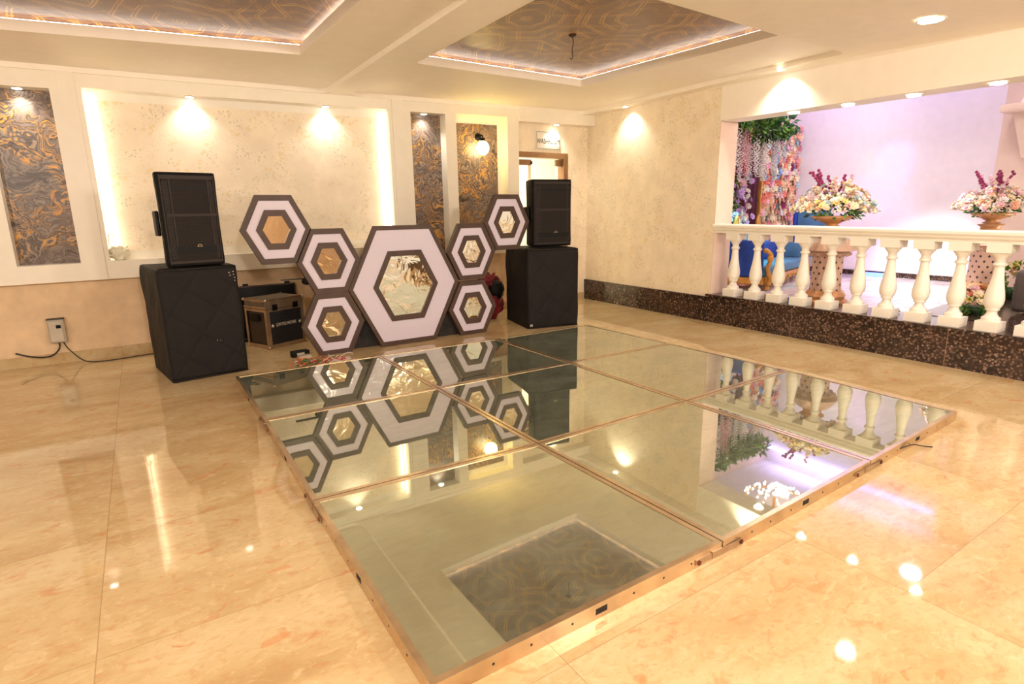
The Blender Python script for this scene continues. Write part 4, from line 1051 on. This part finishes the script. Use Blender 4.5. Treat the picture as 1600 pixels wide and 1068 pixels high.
# blossom tree lit blue
tr = thing('blossom_tree', 'white blossom tree lit violet and blue at the left end of the stage', 'artificial tree', (6.98, 5.16, HZ))
MB().tube([(0, 0, 0), (.02, 0, .5), (-.02, .01, .9), (.05, 0, 1.25)], [.05, .04, .032, .02]).build('trunk', M['hall_white'], tr)
rg = random.Random(8)
mb = MB()
for k in range(9): leaves(mb, (rg.uniform(-.15, .28), rg.uniform(-.05, .05), rg.uniform(.95, 1.45)), (.13, .10, .13), 26, .06, rg, .1)
mb.build('foliage', M['leaf'], tr)
for k in range(95):
    p = (rg.uniform(-.2, .30), rg.uniform(-.16, .05), rg.uniform(.80, 1.50)); put_flower(tr, rg.choice(['white', 'lilac', 'lilac', 'palepink']), p, (rg.uniform(-1, 1), -1, rg.uniform(-.4, .8)), rg.uniform(.035, .055), rg, 'blossom')

# sofas
def rbox(x0, x1, y0, y1, z0, z1, m, name, parent, bw=.03, M4=None):
    return bevel(MB().box(x0, x1, y0, y1, z0, z1, 0, M4).build(name, m, parent), bw, 4)
def carved(mb, x0, x1, y, z, h=.05, n=8):
    for k in range(n):
        x = x0+(x1-x0)*(k+.5)/n; pts = [(x+.35*(x1-x0)/n*math.cos(a)*(1-.1*i_), y, z+h*.6*math.sin(a)*(1-.12*i_)) for i_, a in enumerate([t_*pi/3 for t_ in range(8)])]
        mb.tube(pts, .009, 5)
def throne(loc, rz, W2, label, seatm, backm, cushm, arms):
    t = thing('carved_sofa', label, 'sofa', loc, rz, 'blue and gold carved sofas on the stage')
    rbox(0, W2, .02, .62, .17, .30, seatm, 'seat', t, .03)
    mb = MB(); mb.box(0, W2, 0, .64, .10, .17); carved(mb, 0, W2, -.004, .11, .06, max(4, int(W2*7)))
    mb.build('carved_rail', M['gold'], t)
    for x in (.05, W2*.5, W2-.05): MB().tube([(x, .04, .12), (x+.01, .02, .06), (x, .05, 0)], [.028, .018, .014]).build('leg', M['gold'], t)
    MB().box(.03, .08, .56, .62, 0, .12).build('leg', M['gold'], t)
    MB().box(W2-.08, W2-.03, .56, .62, 0, .12).build('leg', M['gold'], t)
    # tufted back with lobed top
    nx_, nz2 = 40, 16; vs = []; fs = []
    lob = 2 if W2 > 1.2 else 1
    for i_ in range(nx_+1):
        u = i_/nx_; top = .62+.10*abs(math.sin(pi*u*lob))
        for j_ in range(nz2+1):
            w3 = j_/nz2; x = u*W2; z = .28+(top-.28+.0)*w3
            puff = .025*abs(math.sin(u*W2*pi/.16)*math.cos(w3*pi*2.5))
            vs.append((x, .56-puff+.05*w3, z))
    for i_ in range(nx_):
        for j_ in range(nz2): a = i_*(nz2+1)+j_; fs.append((a, a+nz2+1, a+nz2+2, a+1))
    o = MB().add(vs, fs, 0, True).build('tufted_back', backm, t); s_ = o.modifiers.new('thickness', 'SOLIDIFY'); s_.thickness = .06; s_.offset = -1
    for k in range(lob):
        cx = W2*(k+.5)/lob
        mb = MB(); mb.tube(smooth([(cx-.28, .58, .60), (cx-.2, .58, .71), (cx-.1, .58, .70), (cx-.06, .58, .80), (cx, .58, .90), (cx+.06, .58, .80), (cx+.1, .58, .70), (cx+.2, .58, .71), (cx+.28, .58, .60)], 5), .022, 7)
        mb.blob((cx, .58, .80), .05, .02, .07, 2); mb.build('carved_crest', M['gold'], t)
        for q in range(5): MB().blob((cx-.06+q*.03, .535, .70-.018*math.sin(q*pi/4)), .015, .015, .015, 1).build('crystal', M['crystal'], t)
    for side in arms:
        x = 0 if side < 0 else W2
        mb = MB(); mb.tube(smooth([(x, .0, .02), (x+.01, -.03, .14), (x-.01, .0, .28), (x+.01, -.03, .40), (x, .0, .47), (x, .05, .50), (x, .09, .47)], 5), .028, 8)
        mb.blob((x, -.02, .40), .04, .04, .05, 2); mb.build('carved_arm', M['gold'], t)
        rbox(x-.03, x+.03, .08, .5, .30, .52, backm, 'arm_pad', t, .02)
    for (a, b_, m2) in cushm: rbox(a, b_, .36, .52, .30, .56, m2, 'cushion', t, .045)
    return t
sf = throne((6.46, 4.17, HZ), .27, 1.66, 'long blue and gold carved sofa in front of the flower wall', M['teal'], M['teal'], [(1.02, 1.56, M['blue'])], (-1, 1))
del sf['group']
rbox(-.05, .03, .06, .56, .16, .62, M['blue'], 'blue_side_pad', sf, .03)
mb = MB(); mb.box(-.055, -.03, .03, .60, .08, .16); mb.build('side_rail', M['gold'], sf)
hc = thing('high_back_chair', 'turquoise tufted high back chair with blue edge beside the flower wall', 'chair', (8.12, 5.12, HZ), -pi/2)
rbox(0, .50, 0, .45, .30, .44, M['teal'], 'seat', hc)
rbox(.03, .50, .40, .50, .40, 1.02, M['teal'], 'backrest', hc)
rbox(-.02, .03, .38, .48, .30, 1.10, M['blue'], 'blue_edge', hc, .01)
for x in (.03, .45):
    for y in (.03, .42): MB().box(x-.02, x+.02, y-.02, y+.02, 0, .30).build('leg', M['gold'], hc)

# pedestals
def pedestal(loc, label, sc=1.0, seg=12):
    t = thing('flower_pedestal', label, 'pedestal', loc, 0, 'pierced flower pedestals in the hall')
    mb = MB(); mb.lathe([(.235*sc, 0), (.235*sc, .035), (.20*sc, .05), (.215*sc, .085), (.19*sc, .12), (.165*sc, .145)], seg=8, smooth=False); mb.build('base', M['ped_gold'], t)
    MB().lathe([(.160*sc, .145), (.150*sc, .30), (.155*sc, .50)], seg=8, smooth=False).build('shaft', M['lattice'], t)
    mb = MB(); mb.lathe([(.150*sc, .50), (.20*sc, .535), (.19*sc, .55), (.255*sc, .565), (.22*sc, .62), (.17*sc, .68), (.15*sc, .69)], seg=16, smooth=False)
    for k in range(12):
        a = 2*pi*k/12; mb.blob((.185*sc*math.cos(a), .185*sc*math.sin(a), .525), .035, .035, .025, 1)
    mb.build('capital', M['pedestal'], t)
    MB().lathe([(.155*sc, .69), (.10*sc, .70), (.09*sc, .76), (.13*sc, .79), (.0001, .79)], seg=16).build('top_plate', M['ped_gold'], t)
    return t
def bouquet(loc, label, seed, cols, W3=.40, H3=.38, n=60):
    t = thing('flower_bowl', label, 'flower arrangement', loc, 0, 'flower arrangements on the pedestals')
    MB().lathe([(.07, 0), (.09, .01), (.05, .03), (.09, .055), (.17, .085), (.21, .115), (.20, .12), (.15, .10), (.0001, .09)], seg=24).build('bowl', M['ped_gold'], t)
    rg = random.Random(seed); mb = MB()
    leaves(mb, (0, 0, .17), (W3*.62, W3*.62, .08), 110, .07, rg, .0); leaves(mb, (0, 0, .2), (W3*.7, W3*.7, .14), 110, .06, rg, 0, 1); mb.v = [(x, y, max(z, .07)) for x, y, z in mb.v]; mb.build('foliage', [M['leaf_dark'], M['leaf']], t)
    for k in range(n):
        a = rg.uniform(0, 2*pi); u = rg.uniform(.05, 1)**.5; el = rg.uniform(.0, 1)
        d = Vector((math.cos(a)*u, math.sin(a)*u, 0)); hh = .16+H3*(1-u*u)*rg.uniform(.5, 1)+.05*el
        p = Vector((d.x*W3, d.y*W3, hh)); put_flower(t, rg.choice(cols), p, (d.x, d.y, .6), rg.uniform(.024, .05), rg)
    mb = MB()
    for k in range(240):
        a = rg.uniform(0, 2*pi); u = rg.uniform(0, 1)**.5; hh = .17+H3*(1-u*u)*rg.uniform(.25, 1.05)
        c = (u*W3*math.cos(a), u*W3*math.sin(a), hh); q_ = rg.uniform(.012, .026)
        for m_ in range(3): mb.blob((c[0]+rg.uniform(-1, 1)*q_, c[1]+rg.uniform(-1, 1)*q_, c[2]+rg.uniform(-1, 1)*q_), q_*.8, q_*.8, q_*.7, 1, .3, 5, rg.choice([0, 0, 0, 1, 1, 2]))
    fo_ = mb.build('filler_blossom', [FL['cream'], FL['white'], FL[cols[0] if cols[0] != 'cream' else 'peach']], t); fo_['kind'] = 'stuff'
    # magenta sprays
    for k in range(9):
        a = rg.uniform(0, 2*pi); d = Vector((math.cos(a)*.5, math.sin(a)*.5, rg.uniform(.5, 1.1))).normalized()
        p0 = Vector((0, 0, .2)); mb = MB(); L_ = rg.uniform(.30, .46)
        mb.tube([p0, p0+d*L_], .003, 5)
        for q in range(7): c = p0+d*(L_*(.55+.07*q)); mb.blob((c.x+rg.uniform(-.015, .015), c.y+rg.uniform(-.015, .015), c.z), .018, .018, .018, 1)
        mb.build('flower_spray', FL['magenta' if k % 3 else 'palepink'], t)
    return t
pedestal((6.13, 3.27, HZ), 'pierced gold-trimmed pedestal standing behind the fifth and sixth balusters', 1.0)
bouquet((6.13, 3.27, HZ+.795), 'large cream and magenta flower bowl on the nearer pedestal, above the handrail', 21, ['cream']*5+['white']*3+['palepink', 'peach', 'paleblue', 'paleblue', 'yellow'], .41, .30, 98)
pedestal((8.05, 2.52, HZ), 'pierced pedestal farther back near the black sofa, seen between the right balusters', 1.0)
bouquet((8.05, 2.52, HZ+.795), 'smaller pink and cream flower bowl on the farther pedestal, at the right edge', 33, ['cream']*2+['peach']*3+['palepink']*4+['white']*3, .38, .26, 90)
# floor flowers
t = thing('floor_flowers', 'bunch of pink and cream flowers on the granite platform between the right balusters', 'flower arrangement', (6.35, 2.02, HZ+.035))
rg = random.Random(4); mb = MB(); leaves(mb, (0, 0, .10), (.14, .14, .09), 150, .07, rg, 0, 0); mb.v = [(x, y, max(z, 0)) for x, y, z in mb.v]; mb.build('foliage', [M['leaf']], t)
MB().lathe([(.07, 0), (.10, .06), (.0001, .06)], seg=14).build('pot', M['leaf_dark'], t)
for k in range(22):
    a = rg.uniform(0, 2*pi); u = rg.uniform(.2, 1); put_flower(t, rg.choice(['pink', 'palepink', 'cream', 'cream', 'yellow', 'coral']), (u*.14*math.cos(a), u*.14*math.sin(a), .12+.12*(1-u)+rg.uniform(0, .05)), (math.cos(a)*u, math.sin(a)*u, .8), rg.uniform(.03, .045), rg)
t = thing('floor_flowers', 'small cluster of yellow and cream flowers beside the black sofa arm', 'flower arrangement', (7.6, 2.12, HZ+.035))
mb = MB(); leaves(mb, (0, 0, .22), (.10, .10, .16), 90, .07, rg, 0, 0); mb.v = [(x, y, max(z, 0)) for x, y, z in mb.v]; mb.build('foliage', [M['leaf']], t)
MB().lathe([(.05, 0), (.07, .12), (.0001, .12)], seg=14).build('pot', M['leaf_dark'], t)
for k in range(12): put_flower(t, rg.choice(['cream', 'yellow', 'peach']), (rg.uniform(-.1, .1), rg.uniform(-.1, .1), rg.uniform(.22, .40)), (rg.uniform(-1, 1), rg.uniform(-1, 1), .8), .035, rg)
t = thing('fallen_flower', 'tiny violet flower with green leaf lying on the plinth between two middle balusters', 'flower', (5.86, 2.47, HZ+.03))
put_flower(t, 'lilac', (0, 0, .018), (-.5, -.3, .8), .025, rg); mb = MB(); leaves(mb, (.02, -.03, .025), (.02, .02, .012), 12, .03, rg, 0, 0); mb.v = [(x, y, max(z, .001)) for x, y, z in mb.v]; mb.build('leaf', M['leaf'], t)
# black sofa
t = thing('black_sofa', 'black leatherette sofa at the right edge behind the balustrade', 'sofa', (6.55, .62, HZ+.035), 0)
rbox(0, .75, 0, 1.1, .02, .20, M['sofa_black'], 'base', t, .03)
rbox(-.01, .60, .02, 1.0, .20, .32, M['sofa_black'], 'seat_cushion', t, .045)
rbox(.50, .78, .0, 1.12, .15, .62, M['sofa_black'], 'backrest', t, .07)
rbox(0, .72, 1.02, 1.20, .02, .40, mat('grey_sofa_arm', srgb(96, 86, 84), .6), 'armrest', t, .05)
# room behind the camera: curtain wall seen only in the mirrors
struct(MB().box(-5, 5.9, -6.1, -6, 0, 3.2).build('wall_front', M['drape']))
